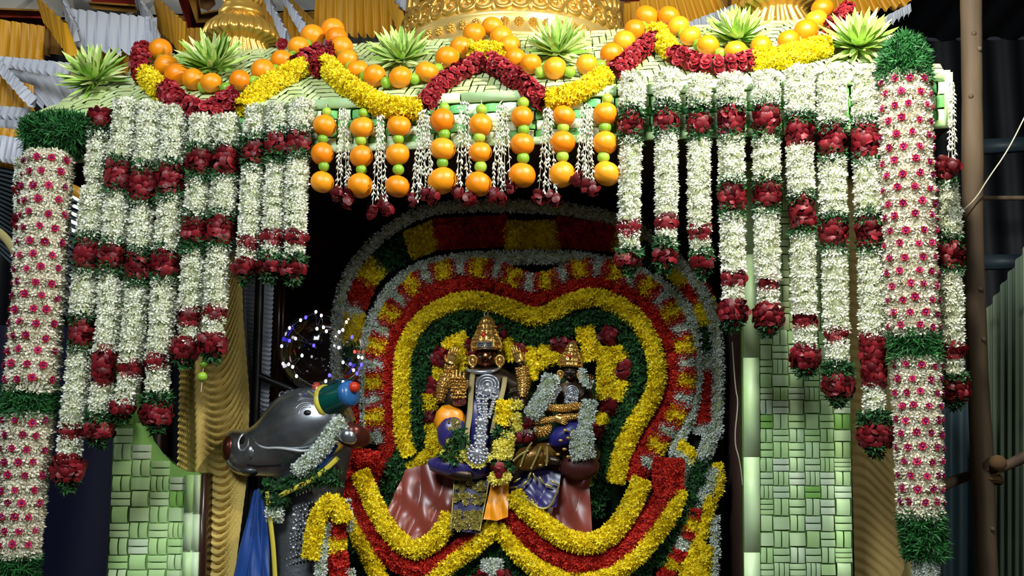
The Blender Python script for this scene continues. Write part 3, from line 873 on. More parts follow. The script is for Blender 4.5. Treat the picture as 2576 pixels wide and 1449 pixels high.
tag(g.build('thin_rod', [M['wood']], loc=P(2500, 498, 3.6)), 'thin level rod right of the wooden pole', 'rod')
g = G(); tube(g, smooth_path([P(2424, 528, 3.2), P(2455, 500, 3.2), P(2485, 450, 3.2), P(2535, 380, 3.2), P(2580, 290, 3.2)]), S(2500, 400, 3.2) * 1.8, 6)
tag(g.build('slack_cord', [M['string']], loc=P(2424, 528, 3.2)), 'thin slack cord slanting up from the wooden pole', 'cord')
g = G(); slab(g, [P(2470, 350, 5.4), P(2640, 340, 5.4), P(2640, 372, 5.4), P(2470, 384, 5.4)], 0.05)
tag(g.build('roof_batten', [M['sheet_dark']], loc=P(2550, 360, 5.4)), 'upper dark level batten of the shed behind the slack cord', 'batten')
g = G(); slab(g, [P(2470, 640, 5.4), P(2640, 640, 5.4), P(2640, 672, 5.4), P(2470, 676, 5.4)], 0.05)
tag(g.build('roof_batten', [M['sheet_dark']], loc=P(2550, 660, 5.4)), 'lower dark level batten of the shed just above the sheet wall', 'batten')

# ------------------------------------------------------------------ pleated cloth of the festival tent
def valance(name, label, top, bot, npl, m, amp=0.03, rag=0.0, group=None, cat='valance'):
    """pleated frill between two polylines of (px, py, Y)"""
    t = np.array([P(*p) for p in top]); b = np.array([P(*p) for p in bot])
    N = npl * 9
    t = resample(t, n=N); b = resample(b, n=N)
    side = unit(np.cross(t[-1] - t[0], b[N // 2] - t[N // 2])); side = side if side @ NRM > 0 else -side
    nv = 7; V = []
    r2 = random.Random(len(label))
    wp = np.cumsum([r2.uniform(0.55, 1.45) for _ in range(N)]); wp = wp / wp[-1] * N
    jw = np.interp(np.arange(N), np.arange(0, N, 9), [r2.uniform(0.6, 1.25) for _ in range(len(range(0, N, 9)))])
    for i in range(N):
        ph = 2 * PI * wp[i] / 9 + 1.1 * math.sin(i * 0.11)
        w = (math.sin(ph) * 0.7 + 0.3 * math.sin(2 * ph + 1)) * jw[i]
        for j in range(nv):
            v = j / (nv - 1)
            p = t[i] + (b[i] - t[i]) * v
            p = p + side * amp * w * (0.25 + 0.75 * v) + UP * rag * math.cos(ph) * v
            V.append(p)
    g = G(); g.add(np.array(V), grid_faces(N, nv))
    return tag(g.build(name, [m], loc=t[N // 2], smooth=True), label, cat, group)
Yc, Wc = M['yellow_cloth'], M['white_cloth']
V1, V2 = 'golden pleated frills of the tent', 'white pleated frills of the tent'
valance('golden_frill', 'golden pleated frill hanging in the upper left picture corner', [(-60, 40, 4.3), (115, 66, 4.3)], [(-60, 146, 4.3), (112, 150, 4.3)], 8, Yc, 0.035, 0.01, V1)
valance('golden_frill', 'golden frill slanting back beside the corner frill', [(92, -10, 4.3), (165, 60, 4.0)], [(122, 60, 4.3), (180, 140, 4.0)], 5, Yc, 0.03, 0.01, V1)
valance('white_frill', 'white frill slanting down at the left edge of the grey white panel', [(140, -40, 4.6), (190, 70, 4.2)], [(165, 10, 4.6), (192, 112, 4.2)], 7, Wc, 0.03, 0.01, V2)
valance('white_frill', 'broad white pleated panel frill above the second leaf rosette', [(180, 22, 4.5), (395, 45, 4.5)], [(178, 122, 4.4), (398, 138, 4.4)], 9, Wc, 0.03, 0.008, V2)
valance('white_frill', 'white frill slanting along the right of the broad white panel', [(325, -50, 4.9), (395, 75, 4.35)], [(352, 10, 4.9), (402, 125, 4.35)], 9, Wc, 0.035, 0.01, V2)
valance('golden_frill', 'golden frill slanting down left of the gilded finial', [(380, -20, 4.9), (470, 60, 4.4)], [(410, 70, 4.9), (472, 150, 4.4)], 8, Yc, 0.04, 0.01, V1)
valance('golden_frill', 'golden frill just left of the gilded finial foot', [(465, 70, 4.9), (545, 70, 4.9)], [(462, 160, 4.9), (545, 160, 4.9)], 5, Yc, 0.03, 0.01, V1)
valance('golden_frill', 'golden frill low behind the first leaf rosette', [(178, 125, 4.7), (400, 132, 4.7)], [(178, 185, 4.7), (400, 185, 4.7)], 10, Yc, 0.03, 0.01, V1)
valance('white_frill', 'white frill below the corner golden frill', [(-60, 135, 4.2), (178, 158, 4.2)], [(-60, 150, 4.2), (175, 196, 4.2)], 13, Wc, 0.03, 0.01, V2)
valance('white_frill', 'plain grey white sweep of cloth left of the first leaf rosette', [(-20, 150, 4.4), (200, 190, 4.5)], [(95, 268, 4.3), (215, 275, 4.5)], 6, Wc, 0.02, 0.004, V2)
valance('white_frill', 'narrow white frill slanting at the left picture edge', [(-10, 140, 4.15), (95, 248, 3.9)], [(-12, 168, 4.15), (82, 272, 3.9)], 9, Wc, 0.03, 0.01, V2)
valance('golden_frill', 'golden frill at the left picture edge above the flower column', [(-60, 170, 4.3), (85, 215, 4.3)], [(-60, 272, 4.3), (82, 275, 4.3)], 6, Yc, 0.035, 0.01, V1)
valance('white_frill', 'small white frill level with the canopy corner', [(-60, 262, 4.1), (80, 272, 4.1)], [(-60, 290, 4.1), (76, 300, 4.1)], 8, Wc, 0.03, 0.01, V2)
valance('white_frill', 'grey white frill under the small frill beside the canopy corner', [(-60, 288, 4.3), (78, 296, 4.3)], [(-60, 330, 4.3), (74, 338, 4.3)], 5, Wc, 0.02, 0.01, V2)
valance('golden_frill', 'thin golden frill beside the canopy corner', [(-60, 312, 4.0), (72, 330, 4.0)], [(-60, 345, 4.0), (72, 355, 4.0)], 8, Yc, 0.025, 0.01, V1)
valance('white_frill', 'lowest white frill beside the left flower column', [(-60, 330, 3.95), (66, 350, 3.95)], [(-60, 390, 3.95), (60, 412, 3.95)], 8, Wc, 0.03, 0.012, V2)
valance('golden_frill', 'thin golden hem under the lowest white frill', [(-60, 392, 4.1), (62, 405, 4.1)], [(-60, 404, 4.1), (52, 428, 4.1)], 8, Yc, 0.02, 0.006, V1)
valance('golden_backcloth', 'brown gold pleated back cloth behind all the frills of the tent', [(-90, 58, 5.4), (2270, -22, 5.0)], [(-90, 150, 5.4), (2270, 20, 5.0)], 60, mat('back_pleats', c(150, 104, 36), 0.6), 0.03, 0.0, None)
# right of the finial, centre and right
valance('golden_frill', 'brown gold frill between the gilded finial and the white slanting frill', [(655, -30, 4.9), (715, 70, 4.9)], [(655, 120, 4.9), (718, 130, 4.9)], 4, Yc, 0.03, 0.01, V1)
valance('white_frill', 'white frill slanting right of the gilded finial', [(655, -40, 4.7), (722, 80, 4.3)], [(668, -5, 4.7), (726, 128, 4.3)], 8, Wc, 0.03, 0.01, V2)
valance('white_frill', 'second white frill slanting beyond the first, right of the finial', [(695, -40, 4.7), (792, 92, 4.3)], [(712, -2, 4.7), (786, 122, 4.3)], 9, Wc, 0.03, 0.01, V2)
valance('golden_frill', 'golden frill wedge between the two slanting white frills', [(715, -20, 4.9), (800, 60, 4.9)], [(715, 110, 4.9), (800, 120, 4.9)], 4, Yc, 0.03, 0.01, V1)
valance('golden_frill', 'wide golden frill just left of the gilded dome', [(795, -20, 4.6), (985, -20, 4.6)], [(790, 88, 4.6), (990, 92, 4.6)], 9, Yc, 0.03, 0.01, V1)
valance('golden_frill', 'golden frill slanting against the gilded dome', [(965, -40, 4.5), (1010, 30, 4.2)], [(985, 30, 4.5), (1012, 85, 4.2)], 5, Yc, 0.03, 0.01, V1)
valance('white_frill', 'white frill peeping beside the gilded dome', [(990, -40, 4.4), (1030, 5, 4.2)], [(1000, 0, 4.4), (1035, 35, 4.2)], 4, Wc, 0.03, 0.01, V2)
valance('white_frill', 'white frill low behind the oranges left of the dome', [(800, 85, 4.8), (1000, 85, 4.8)], [(800, 118, 4.8), (1000, 112, 4.8)], 9, Wc, 0.02, 0.01, V2)
valance('golden_frill', 'golden frill just right of the gilded dome', [(1570, 10, 4.6), (1800, -40, 4.6)], [(1570, 80, 4.6), (1845, 60, 4.6)], 11, Yc, 0.03, 0.01, V1)
valance('white_frill', 'white frill behind the leaf rosette right of the dome', [(1720, 60, 4.4), (1850, 10, 4.4)], [(1725, 90, 4.4), (1850, 48, 4.4)], 8, Wc, 0.03, 0.01, V2)
valance('golden_frill', 'golden frill right of the bright finial', [(2070, 10, 4.6), (2240, -60, 4.6)], [(2072, 62, 4.6), (2292, 10, 4.6)], 8, Yc, 0.03, 0.01, V1)
valance('white_frill', 'white frill hem at the right end of the tent', [(2190, 60, 4.4), (2290, 8, 4.4)], [(2196, 84, 4.4), (2292, 36, 4.4)], 7, Wc, 0.03, 0.01, V2)
valance('golden_frill', 'golden frill strip behind the bright finial', [(1840, -30, 4.9), (2075, -30, 4.9)], [(1840, 60, 4.9), (2075, 60, 4.9)], 9, Yc, 0.03, 0.01, V1)
# flat ceiling cloth above the frills, with framed panels
ZC = 3.72
def ceil_piece(name, label, poly, m, dz=0.0, cat='cloth panel'):
    pts = np.array([PZ(x, y, ZC + dz) for x, y in poly]); n = len(pts)
    g = G(); g.add(np.vstack([pts, pts + [0, 0, 0.01]]), [np.array([list(range(n))]), np.array([[i, (i + 1) % n, n + (i + 1) % n, n + i] for i in range(n)])])
    return tag(g.build(name, [m], loc=pts.mean(0)), label, cat)
ceil_piece('tent_ceiling', 'grey white flat ceiling cloth of the tent above the frills', [(-400, 60), (2330, -20), (2400, -700), (-600, -700)], M['ceil_grey'], 0.04, 'ceiling cloth')
ceil_piece('ceiling_border', 'golden brown border in the upper left corner of the tent ceiling', [(-60, 22), (98, 28), (120, 60), (-60, 50)], M['ceil_gold'])
ceil_piece('ceiling_band', 'dark red band in the upper left corner of the tent ceiling', [(-60, 42), (104, 46), (122, 72), (-60, 62)], M['ceil_red'], -0.02)
ceil_piece('ceiling_band', 'dark red band above the broad white panel frill', [(225, -30), (330, -30), (342, 22), (232, 14)], M['ceil_red'])
ceil_piece('ceiling_border', 'brown border line under the red band above the white panel', [(222, 8), (340, 16), (346, 32), (234, 22)], M['ceil_gold'], -0.02)
ceil_piece('ceiling_band', 'dark red framed band left of the gilded finial', [(430, -60), (470, -60), (496, 48), (548, 40), (548, 84), (476, 84)], M['ceil_red'], -0.01)
ceil_piece('ceiling_border', 'golden frame of the ceiling panel left of the gilded finial', [(455, -60), (490, -60), (506, 36), (572, 24), (572, 52), (494, 58)], M['ceil_gold'], -0.03)
ceil_piece('ceiling_motif', 'brown blotched motif on the ceiling panel left of the finial', [(492, -14), (536, -14), (542, 12), (524, 28), (500, 18)], M['brown_blotch'], -0.02)
ceil_piece('ceiling_band', 'dark red band right of the gilded dome at the picture top', [(1570, -30), (1790, -30), (1770, -2), (1578, 30)], M['ceil_red'], -0.02)
ceil_piece('ceiling_band', 'dark red band right of the bright finial at the picture top', [(2072, -40), (2190, -60), (2186, -6), (2128, 26), (2076, 20)], M['ceil_red'], -0.02)
# ------------------------------------------------------------------ hanging garlands of jasmine and roses
ORD = ['first', 'second', 'third', 'fourth', 'fifth', 'sixth', 'seventh', 'eighth', 'ninth']
def hang(segs, label, group, Y0=2.755, name='jasmine_garland'):
    """segs: (kind, y0, y1, x, width) in px from the top down; gaps between jasmine and roses hold leaves"""
    ym = np.array([(s[1] + s[2]) / 2 for s in segs]); xm = np.array([s[3] for s in segs], float)
    def X(y):
        if y <= ym[0] and len(ym) > 1: return xm[0] + (y - ym[0]) * (xm[1] - xm[0]) / (ym[1] - ym[0]) * 0.5
        if y >= ym[-1] and len(ym) > 1: return xm[-1]
        return np.interp(y, ym, xm)
    top = P(X(segs[0][1]), segs[0][1], Y0)
    root = thing(name, label, 'garland', top, group)
    full = []
    for i, s in enumerate(segs):
        if i and segs[i][1] - segs[i - 1][2] >= 6:
            w = max(segs[i - 1][4], s[4]) * 1.06
            full.append(('L', segs[i - 1][2] - 5, s[1] + 5, None, w))
        full.append(s)
    last = segs[-1]
    if last[0] == 'R':
        full.append(('l', last[2] - 8, last[2] + 14, None, last[4] * 0.7))
    for kind, y0, y1, x, w in full:
        ys = np.linspace(y0, y1, max(6, int((y1 - y0) / 5)))
        path = np.array([P(X(y), y, Y0) for y in ys])
        m = S(X(y0), y0, Y0); rad = w / 2 * m
        t = np.linspace(0, 1, len(ys))
        if kind == 'W':
            r = rad * (0.87 + 0.075 * np.sin(2 * PI * (ys - y0) / 31.0))
            strung('W', path, r, m, root)
        elif kind == 'R':
            big = s is last and False
            r = rad * (0.95 if y1 - y0 > 30 else 1.15) * (1.0 - 0.14 * np.abs(2 * t - 1) ** 4)
            if (kind, y0, y1, x, w) == tuple(last):
                r = rad * np.clip(np.sqrt(np.clip(1 - (1.7 * t - 0.75) ** 2, 0.05, 1)), 0.3, 1)
            strung('R', path, r, m, root, dens=1.0)
        elif kind == 'l':
            strung('L', path, rad * (1 - 0.5 * t), m, root, dens=1.0)
        else:
            strung('L', path, rad * 0.92, m, root, dens=1.2)
    g = G(); tube(g, [P(X(segs[0][1] - 8), segs[0][1] - 8, Y0 + 0.03), P(X(segs[-1][2]), segs[-1][2], Y0)], 0.0012, 5)
    g.build('string', [M['string']], root)
    return root

W, R = 'W', 'R'
LEFT = [
    [(R, 284, 316, 252, 52), (W, 334, 444, 246, 50), (W, 444, 482, 238, 30), (W, 478, 596, 231, 62), (R, 612, 672, 221, 62), (W, 686, 797, 212, 62), (R, 808, 868, 206, 56), (W, 877, 1072, 192, 56), (R, 1073, 1101, 179, 46), (W, 1101, 1154, 176, 54), (R, 1150, 1218, 170, 78)],
    [(W, 259, 403, 314, 62), (R, 417, 475, 299, 66), (W, 483, 613, 294, 60), (R, 622, 672, 283, 62), (W, 686, 880, 275, 54), (R, 878, 970, 262, 50), (W, 968, 1045, 255, 54), (R, 1063, 1108, 249, 70)],
    [(W, 265, 422, 376, 60), (R, 434, 505, 363, 66), (W, 512, 632, 357, 58), (R, 646, 697, 349, 58), (W, 712, 910, 339, 54), (R, 907, 945, 328, 50), (W, 942, 1013, 323, 50), (R, 1010, 1048, 306, 60)],
    [(W, 276, 411, 438, 60), (R, 425, 485, 430, 66), (W, 497, 628, 426, 62), (R, 638, 692, 415, 60), (W, 705, 903, 408, 60), (R, 898, 925, 399, 50), (W, 921, 998, 397, 53), (R, 1014, 1072, 393, 74)],
    [(W, 298, 375, 508, 58), (R, 387, 434, 502, 62), (W, 450, 543, 497, 58), (R, 556, 607, 491, 62), (W, 628, 780, 483, 54), (R, 780, 818, 476, 50), (W, 816, 857, 476, 47), (R, 855, 910, 465, 68)],
    [(W, 298, 370, 570, 58), (R, 376, 438, 569, 58), (W, 446, 541, 563, 60), (R, 553, 610, 555, 60), (W, 620, 773, 545, 54), (R, 773, 804, 541, 46), (W, 800, 845, 537, 48), (R, 844, 895, 534, 68)],
    [(W, 273, 350, 644, 52), (R, 370, 408, 639, 55), (W, 422, 608, 631, 52), (R, 605, 625, 625, 40), (W, 620, 652, 622, 47), (R, 655, 697, 617, 56)],
    [(W, 265, 335, 702, 52), (R, 347, 390, 700, 55), (W, 408, 590, 690, 48), (R, 588, 612, 686, 42), (W, 609, 648, 683, 45), (R, 655, 693, 678, 56)],
    [(W, 258, 333, 759, 54), (R, 342, 380, 752, 55), (W, 392, 595, 746, 50), (R, 590, 612, 743, 45), (W, 609, 650, 741, 45), (R, 660, 698, 737, 62)],
]
RIGHT = [
    [(W, 190, 278, 1592, 60), (R, 294, 340, 1586, 56), (W, 352, 567, 1585, 51), (R, 564, 588, 1582, 42), (W, 582, 635, 1584, 48), (R, 644, 676, 1581, 62)],
    [(W, 185, 270, 1678, 62), (R, 284, 328, 1675, 56), (W, 338, 551, 1677, 52), (R, 550, 576, 1676, 45), (W, 574, 612, 1676, 48), (R, 630, 670, 1672, 56)],
    [(W, 196, 268, 1759, 54), (R, 293, 335, 1759, 53), (W, 352, 576, 1758, 52), (R, 573, 600, 1760, 44), (W, 598, 636, 1761, 46), (R, 648, 682, 1766, 54)],
    [(W, 197, 266, 1838, 66), (R, 277, 337, 1840, 62), (W, 350, 457, 1840, 62), (R, 473, 527, 1842, 60), (W, 543, 688, 1842, 58), (R, 688, 716, 1846, 46), (W, 712, 760, 1844, 48), (R, 762, 815, 1844, 76)],
    [(W, 190, 264, 1927, 63), (R, 276, 336, 1927, 63), (W, 350, 452, 1928, 65), (R, 466, 520, 1929, 61), (W, 534, 703, 1929, 59), (R, 702, 734, 1932, 43), (W, 730, 772, 1932, 47), (R, 770, 830, 1933, 74)],
    [(W, 178, 292, 2012, 70), (R, 304, 366, 2012, 63), (W, 368, 493, 2013, 63), (R, 507, 577, 2018, 58), (W, 593, 787, 2021, 58), (R, 786, 823, 2023, 50), (W, 820, 877, 2026, 50), (R, 876, 932, 2025, 72)],
    [(W, 175, 315, 2092, 70), (R, 326, 390, 2095, 63), (W, 402, 545, 2095, 64), (R, 560, 616, 2098, 62), (W, 630, 832, 2101, 59), (R, 831, 862, 2105, 50), (W, 857, 924, 2106, 52), (R, 943, 1006, 2109, 76)],
    [(W, 177, 310, 2179, 63), (R, 325, 395, 2180, 65), (W, 408, 540, 2184, 65), (R, 557, 618, 2189, 63), (W, 630, 846, 2193, 60), (R, 847, 905, 2194, 56), (R, 903, 970, 2200, 58), (W, 964, 1046, 2200, 50), (R, 1066, 1131, 2201, 84)],
]
near = {0: 'nearest to the left flower column', 8: 'nearest to the hanging oranges, ending left of the shrine opening'}
for i, s in enumerate(LEFT):
    hang(s, 'jasmine garland with dark red rose bands, %s from the left flower column' % ORD[i], 'jasmine and rose garlands at the left of the shrine')
for i, s in enumerate(RIGHT):
    hang(s, 'jasmine garland with dark red rose bands, %s right of the orange strings' % ORD[i], 'jasmine and rose garlands at the right of the shrine')
hang([(R, 408, 460, 2368, 46), (W, 466, 596, 2385, 62), (R, 617, 674, 2388, 62), (W, 682, 873, 2393, 56), (R, 870, 900, 2395, 52), (W, 897, 950, 2398, 48), (R, 957, 1012, 2403, 64)],
     'jasmine garland with rose bands between the right flower column and the wooden pole', None, 2.85)
hang([(W, 405, 470, 62, 40), (R, 468, 490, 58, 36), (W, 490, 560, 58, 36), (R, 548, 570, 57, 36), (W, 570, 690, 55, 36)],
     'thin jasmine garland half hidden behind the left flower column', None, 2.95)

# ------------------------------------------------------------------ thick flower columns with pink blooms
def pink_mesh():
    g = G()
    V, Fa = star([(7, 1.0, 0.75, 0.25, 0, 0), (6, 0.75, 0.6, 0.5, 0.1, 0.5)])
    g.add(V, Fa, 0)
    ball(g, (0, 0, 0.35), (0.34, 0.34, 0.28), 8, 1)
    return g.mesh('pink_flower', [M['pink'], M['pink_eye']])
PINK = pink_mesh()
def column(label, centre, sections, Y0):
    """centre: (y, x, half width); sections: (kind, y0, y1)"""
    cy, cx, cw = np.array(centre, float).T
    X = lambda y: np.interp(y, cy, cx); HW = lambda y: np.interp(y, cy, cw)
    root = thing('flower_column', label, 'flower column', P(X(sections[0][1]), sections[0][1], Y0), 'thick columns of cream buds and pink flowers')
    for kind, y0, y1 in sections:
        ys = np.linspace(y0, y1, max(8, int((y1 - y0) / 4)))
        path = np.array([P(X(y), y, Y0) for y in ys]); m = S(X(y0), y0, Y0)
        if kind == 'C':
            r = np.array([HW(y) for y in ys]) * m * (0.97 + 0.045 * np.sin(2 * PI * (ys - y0) / 34.0))
            strung('C', path, r, m, root)
            row = 0; y = y0 + 16
            while y < min(y1 - 10, 1460):
                r_ = HW(y) * m
                T = unit(P(X(y + 5), y + 5, Y0) - P(X(y - 5), y - 5, Y0)); A = unit(np.cross(T, NRM)); B = unit(np.cross(A, T)); B = B if B @ NRM > 0 else -B
                for k in range(-2, 3):
                    th = (k + 0.5 * (row % 2)) * 0.64 + random.uniform(-0.10, 0.10)
                    d = math.sin(th) * A + math.cos(th) * B
                    if abs(th) > 1.5: continue
                    p = P(X(y), y, Y0) + d * r_ * 1.04 + UP * random.uniform(-1, 1) * 4 * m
                    s = m * random.uniform(9.6, 12.0)
                    put('pink_flower', PINK, root, p, frame_quat(unit(d + 0.15 * rng.normal(size=3)), UP), (s, s, s))
                row += 1; y += 34
        elif kind == 'N':
            t = np.linspace(0, 1, len(ys))
            strung('N', path, np.array([HW(y) for y in ys]) * m * 1.08, m, root, dens=1.1)
        elif kind == 'D':      # rounded tuft on top
            t = np.linspace(0, 1, len(ys))
            strung('N', path, 66 * m * np.sqrt(np.clip(1 - (1 - t * 1.25) ** 2, 0.06, 1)), m, root, dens=1.35)
        elif kind == 'w':
            strung('w', path, 30 * m * np.ones(len(ys)), m, root)
    g = G(); tube(g, [P(X(sections[0][1]), sections[0][1], Y0 + 0.02), P(X(sections[-1][2]), sections[-1][2], Y0 + 0.02)], 0.008, 8)
    g.build('core_stick', [M['wood']], root)
column('cream flower column dotted with pink blooms under a flat dark leaf cushion',
       [(290, 140, 62), (392, 125, 56), (700, 102, 58), (980, 78, 60), (1045, 72, 60), (1395, 44, 50), (1480, 36, 50), (1600, 28, 50)],
       [('C', 394, 980), ('N', 978, 1046), ('C', 1044, 1397), ('N', 1396, 1470), ('C', 1470, 1600)], 2.74)
column('cream flower column dotted with pink blooms under a rounded green tuft',
       [(95, 2275, 62), (195, 2274, 60), (500, 2284, 62), (840, 2296, 58), (905, 2303, 58), (1295, 2316, 50), (1395, 2328, 50), (1600, 2334, 40)],
       [('D', 92, 206), ('C', 198, 842), ('N', 840, 908), ('C', 905, 1298), ('N', 1294, 1398), ('w', 1402, 1600)], 2.72)
# leaf cushion over the head of the left column
root = thing('leaf_cushion', 'dark green leaf cushion on the canopy corner above the left flower column', 'leaf cushion', P(150, 340, 2.76))
m = S(150, 340, 2.76)
strung('N', resample([P(84, 345, 2.755), P(140, 332, 2.745), P(205, 340, 2.75)], n=14), 52 * m, m, root, dens=1.2)
strung('L', resample([P(205, 330, 2.76), P(262, 332, 2.76)], n=10), 30 * m, m, root, dens=1.1)

# ------------------------------------------------------------------ hanging strings of oranges and limes
def fruit_mesh(name, r_xy, r_z, m, seed):
    g = G(); ball(g, (0, 0, 0), (r_xy, r_xy, r_z), 28, 0)
    V = g.v[0]
    z = V[:, 2] / r_z
    V *= (1 - 0.06 * np.exp(-((1 - np.abs(z)) / 0.06)))[:, None]
    ball(g, (0, 0, r_z * 0.93), (0.10, 0.10, 0.05), 8, 1)
    return g.mesh(name, [m, M['stem']], smooth=True)
ORANGE = [fruit_mesh('orange', 1.0, 0.93, M['orange'], 1), fruit_mesh('orange', 1.0, 0.88, M['orange'], 2), fruit_mesh('orange', 0.98, 0.97, M['orange'], 3)]
LIME = fruit_mesh('lime', 1.0, 1.0, M['lime'], 4)
def rnd_quat(s=0.5):
    return Euler((random.uniform(-s, s), random.uniform(-s, s), random.uniform(0, 6))).to_quaternion()
def fruit(root, kind, p, r):
    if kind == 'O': put('orange', random.choice(ORANGE), root, p, rnd_quat(0.5), (r, r, r))
    else: put('lime', LIME, root, p, rnd_quat(0.6), (r, r, r))
STR = [
    [('L', 822, 282, 12), ('O', 817, 317, 30), ('L', 812, 350, 13), ('O', 811, 387, 30), ('L', 815, 419, 14), ('O', 811, 458, 30)],
    [('L', 913, 284, 12), ('O', 911, 321, 31), ('L', 908, 354, 14), ('O', 909, 394, 30), ('L', 909, 427, 14), ('O', 906, 467, 33)],
    [('O', 1004, 317, 31), ('L', 1002, 350, 14), ('O', 1000, 389, 31), ('L', 1002, 427, 15), ('O', 1000, 469, 32)],
    [('L', 1118, 272, 14), ('O', 1113, 303, 32), ('L', 1118, 338, 15), ('O', 1114, 375, 33), ('L', 1113, 410, 15), ('O', 1112, 455, 38)],
    [('L', 1211, 276, 14), ('O', 1209, 315, 31), ('L', 1206, 346, 15), ('O', 1208, 383, 30), ('L', 1209, 420, 16), ('O', 1204, 463, 34)],
    [('L', 1316, 259, 15), ('O', 1313, 294, 29), ('L', 1317, 327, 15), ('O', 1314, 363, 31), ('L', 1316, 398, 16), ('O', 1313, 441, 35)],
    [('O', 1418, 292, 30), ('L', 1417, 321, 15), ('O', 1415, 359, 33), ('L', 1415, 394, 16), ('O', 1414, 439, 35)],
    [('L', 1528, 249, 14), ('O', 1523, 287, 32), ('L', 1522, 321, 16), ('O', 1522, 360, 32), ('L', 1518, 396, 16), ('O', 1526, 437, 35)],
]
for i, s in enumerate(STR):
    Y0 = 2.762
    root = thing('orange_string', 'hanging string of three oranges alternating with limes, %s from the left' % ORD[i], 'fruit string', P(s[0][1], s[0][2] - 24, Y0), 'hanging orange and lime strings at the shrine front')
    for k, x, y, r in s: fruit(root, k, P(x, y, Y0), r * S(x, y, Y0))
    g = G(); tube(g, np.array([P(s[0][1], s[0][2] - 24, Y0 + 0.02)] + [P(x, y, Y0) for _, x, y, _ in s]), 0.0014, 6); g.build('string', [M['string']], root)

# festoons of oranges along the roof
SW = [
    ([(411, 150), (427, 192), (454, 214), (494, 226), (539, 235), (611, 229), (668, 204), (715, 179), (756, 143), (791, 116)],
     [(414, 171), (439, 201), (517, 238), (573, 242), (644, 225), (696, 196), (741, 162), (775, 132)], 'first'),
    ([(842, 100), (852, 122), (864, 145), (880, 177), (905, 202), (948, 218), (1012, 222), (1078, 208), (1128, 172), (1163, 147), (1196, 111)],
     [(867, 160), (885, 190), (922, 213), (975, 228), (1045, 219), (1104, 194), (1145, 161), (1183, 131)], 'second'),
    ([(1242, 93), (1264, 120), (1285, 142), (1299, 174), (1338, 189), (1398, 200), (1478, 190), (1539, 164), (1572, 133), (1598, 102), (1628, 67)],
     [(1253, 104), (1296, 156), (1361, 203), (1435, 202), (1512, 186), (1556, 152), (1616, 88)], 'third'),
    ([(1683, 68), (1707, 93), (1737, 118), (1781, 143), (1850, 156), (1914, 145), (1982, 131), (2026, 107), (2051, 78), (2067, 48)],
     [(1720, 106), (1757, 134), (1812, 156), (1880, 158), (2003, 127), (2044, 95)], 'fourth'),
]
for os_, ls, nm in SW:
    root = thing('orange_festoon', 'drooping festoon of oranges and limes along the canopy edge, %s from the left' % nm, 'fruit string', on_roof(*os_[0], 0.03), 'orange festoons on the canopy roof')
    allp = sorted([(x, y, 'O') for x, y in os_] + [(x, y, 'L') for x, y in ls])
    for x, y, k in allp:
        p = on_roof(x, y, 0.034 if k == 'O' else 0.026); s = np.linalg.norm(p - [0, 0, CAM_Z]) / F
        fruit(root, k, p, s * (random.uniform(26, 29.5) if k == 'O' else 14))
    g = G(); tube(g, smooth_path([on_roof(x, y, 0.03) for x, y, _ in allp], 1), 0.0014, 6); g.build('string', [M['string']], root)
# limes on a thread below the sixth left garland
root = thing('lime_thread', 'two limes on a thread below the sixth jasmine garland before the golden drape', 'fruit string', P(520, 890, 2.76))
fruit(root, 'L', P(513, 915, 2.755), 10 * S(513, 915, 2.755)); fruit(root, 'L', P(509, 948, 2.755), 12.5 * S(509, 948, 2.755))
g = G(); tube(g, np.array([P(520, 888, 2.755), P(513, 915, 2.755), P(509, 948, 2.755), P(506, 985, 2.755)]), 0.001, 5); g.build('string', [M['string']], root)

# ------------------------------------------------------------------ festoons of roses and chrysanthemums
def rose_mesh():
    V0, F0 = T_PETAL; g = G()
    for n, r, tilt, s, ph in ((5, 0.46, 0.5, 0.78, 0), (4, 0.26, 0.95, 0.62, 0.4), (3, 0.12, 1.25, 0.45, 0.1)):
        for k in range(n):
            a = 2 * PI * (k + ph) / n; ct, st = math.cos(tilt), math.sin(tilt)
            V = V0 * s
            y = V[:, 1] + 0.45 * s
            X, Yv, Z = V[:, 0], r * 0.6 + y * ct - V[:, 2] * st * 0.6, y * st + V[:, 2] * ct * 0.4
            g.add(np.stack([X * math.cos(a) - Yv * math.sin(a), X * math.sin(a) + Yv * math.cos(a), Z - 0.1], 1), F0)
    ball(g, (0, 0, 0.1), (0.6, 0.6, 0.3), 8)
    return g.mesh('rose', [M['rose_obj']], smooth=True)
ROSE = rose_mesh()
def roof_path(pts, lift):
    return resample(smooth_path([on_roof(x, y, lift) for x, y in pts], 2), n=24)
def rose_run(root, pts, w):
    path = roof_path(pts, 0.03); m = np.linalg.norm(path[0] - [0, 0, CAM_Z]) / F
    g = G(); tube(g, path, w * 0.34 * m, 10); g.build('rose_core', [M['rose_core']], root)
    L = np.linalg.norm(np.diff(path, axis=0), axis=1).sum()
    n = max(3, int(L / (21 * m)))
    pp = resample(path, n=n); T, A, B = frames(pp)
    for i in range(n):
        for th in (-1.25, -0.42, 0.42, 1.25):
            t2 = th + random.uniform(-0.15, 0.15) + (0.35 if i % 2 else -0.05)
            d = math.sin(t2) * A[i] + math.cos(t2) * B[i]
            s = m * random.uniform(13, 16.5)
            put('rose', ROSE, root, pp[i] + d * w * 0.36 * m, frame_quat(unit(d + 0.2 * rng.normal(size=3)), rng.normal(size=3)), (s, s, s))
def yel_run(root, pts, w):
    path = roof_path(pts, 0.03); m = np.linalg.norm(path[0] - [0, 0, CAM_Z]) / F
    strung('Y', path, w / 2 * m, m, root)
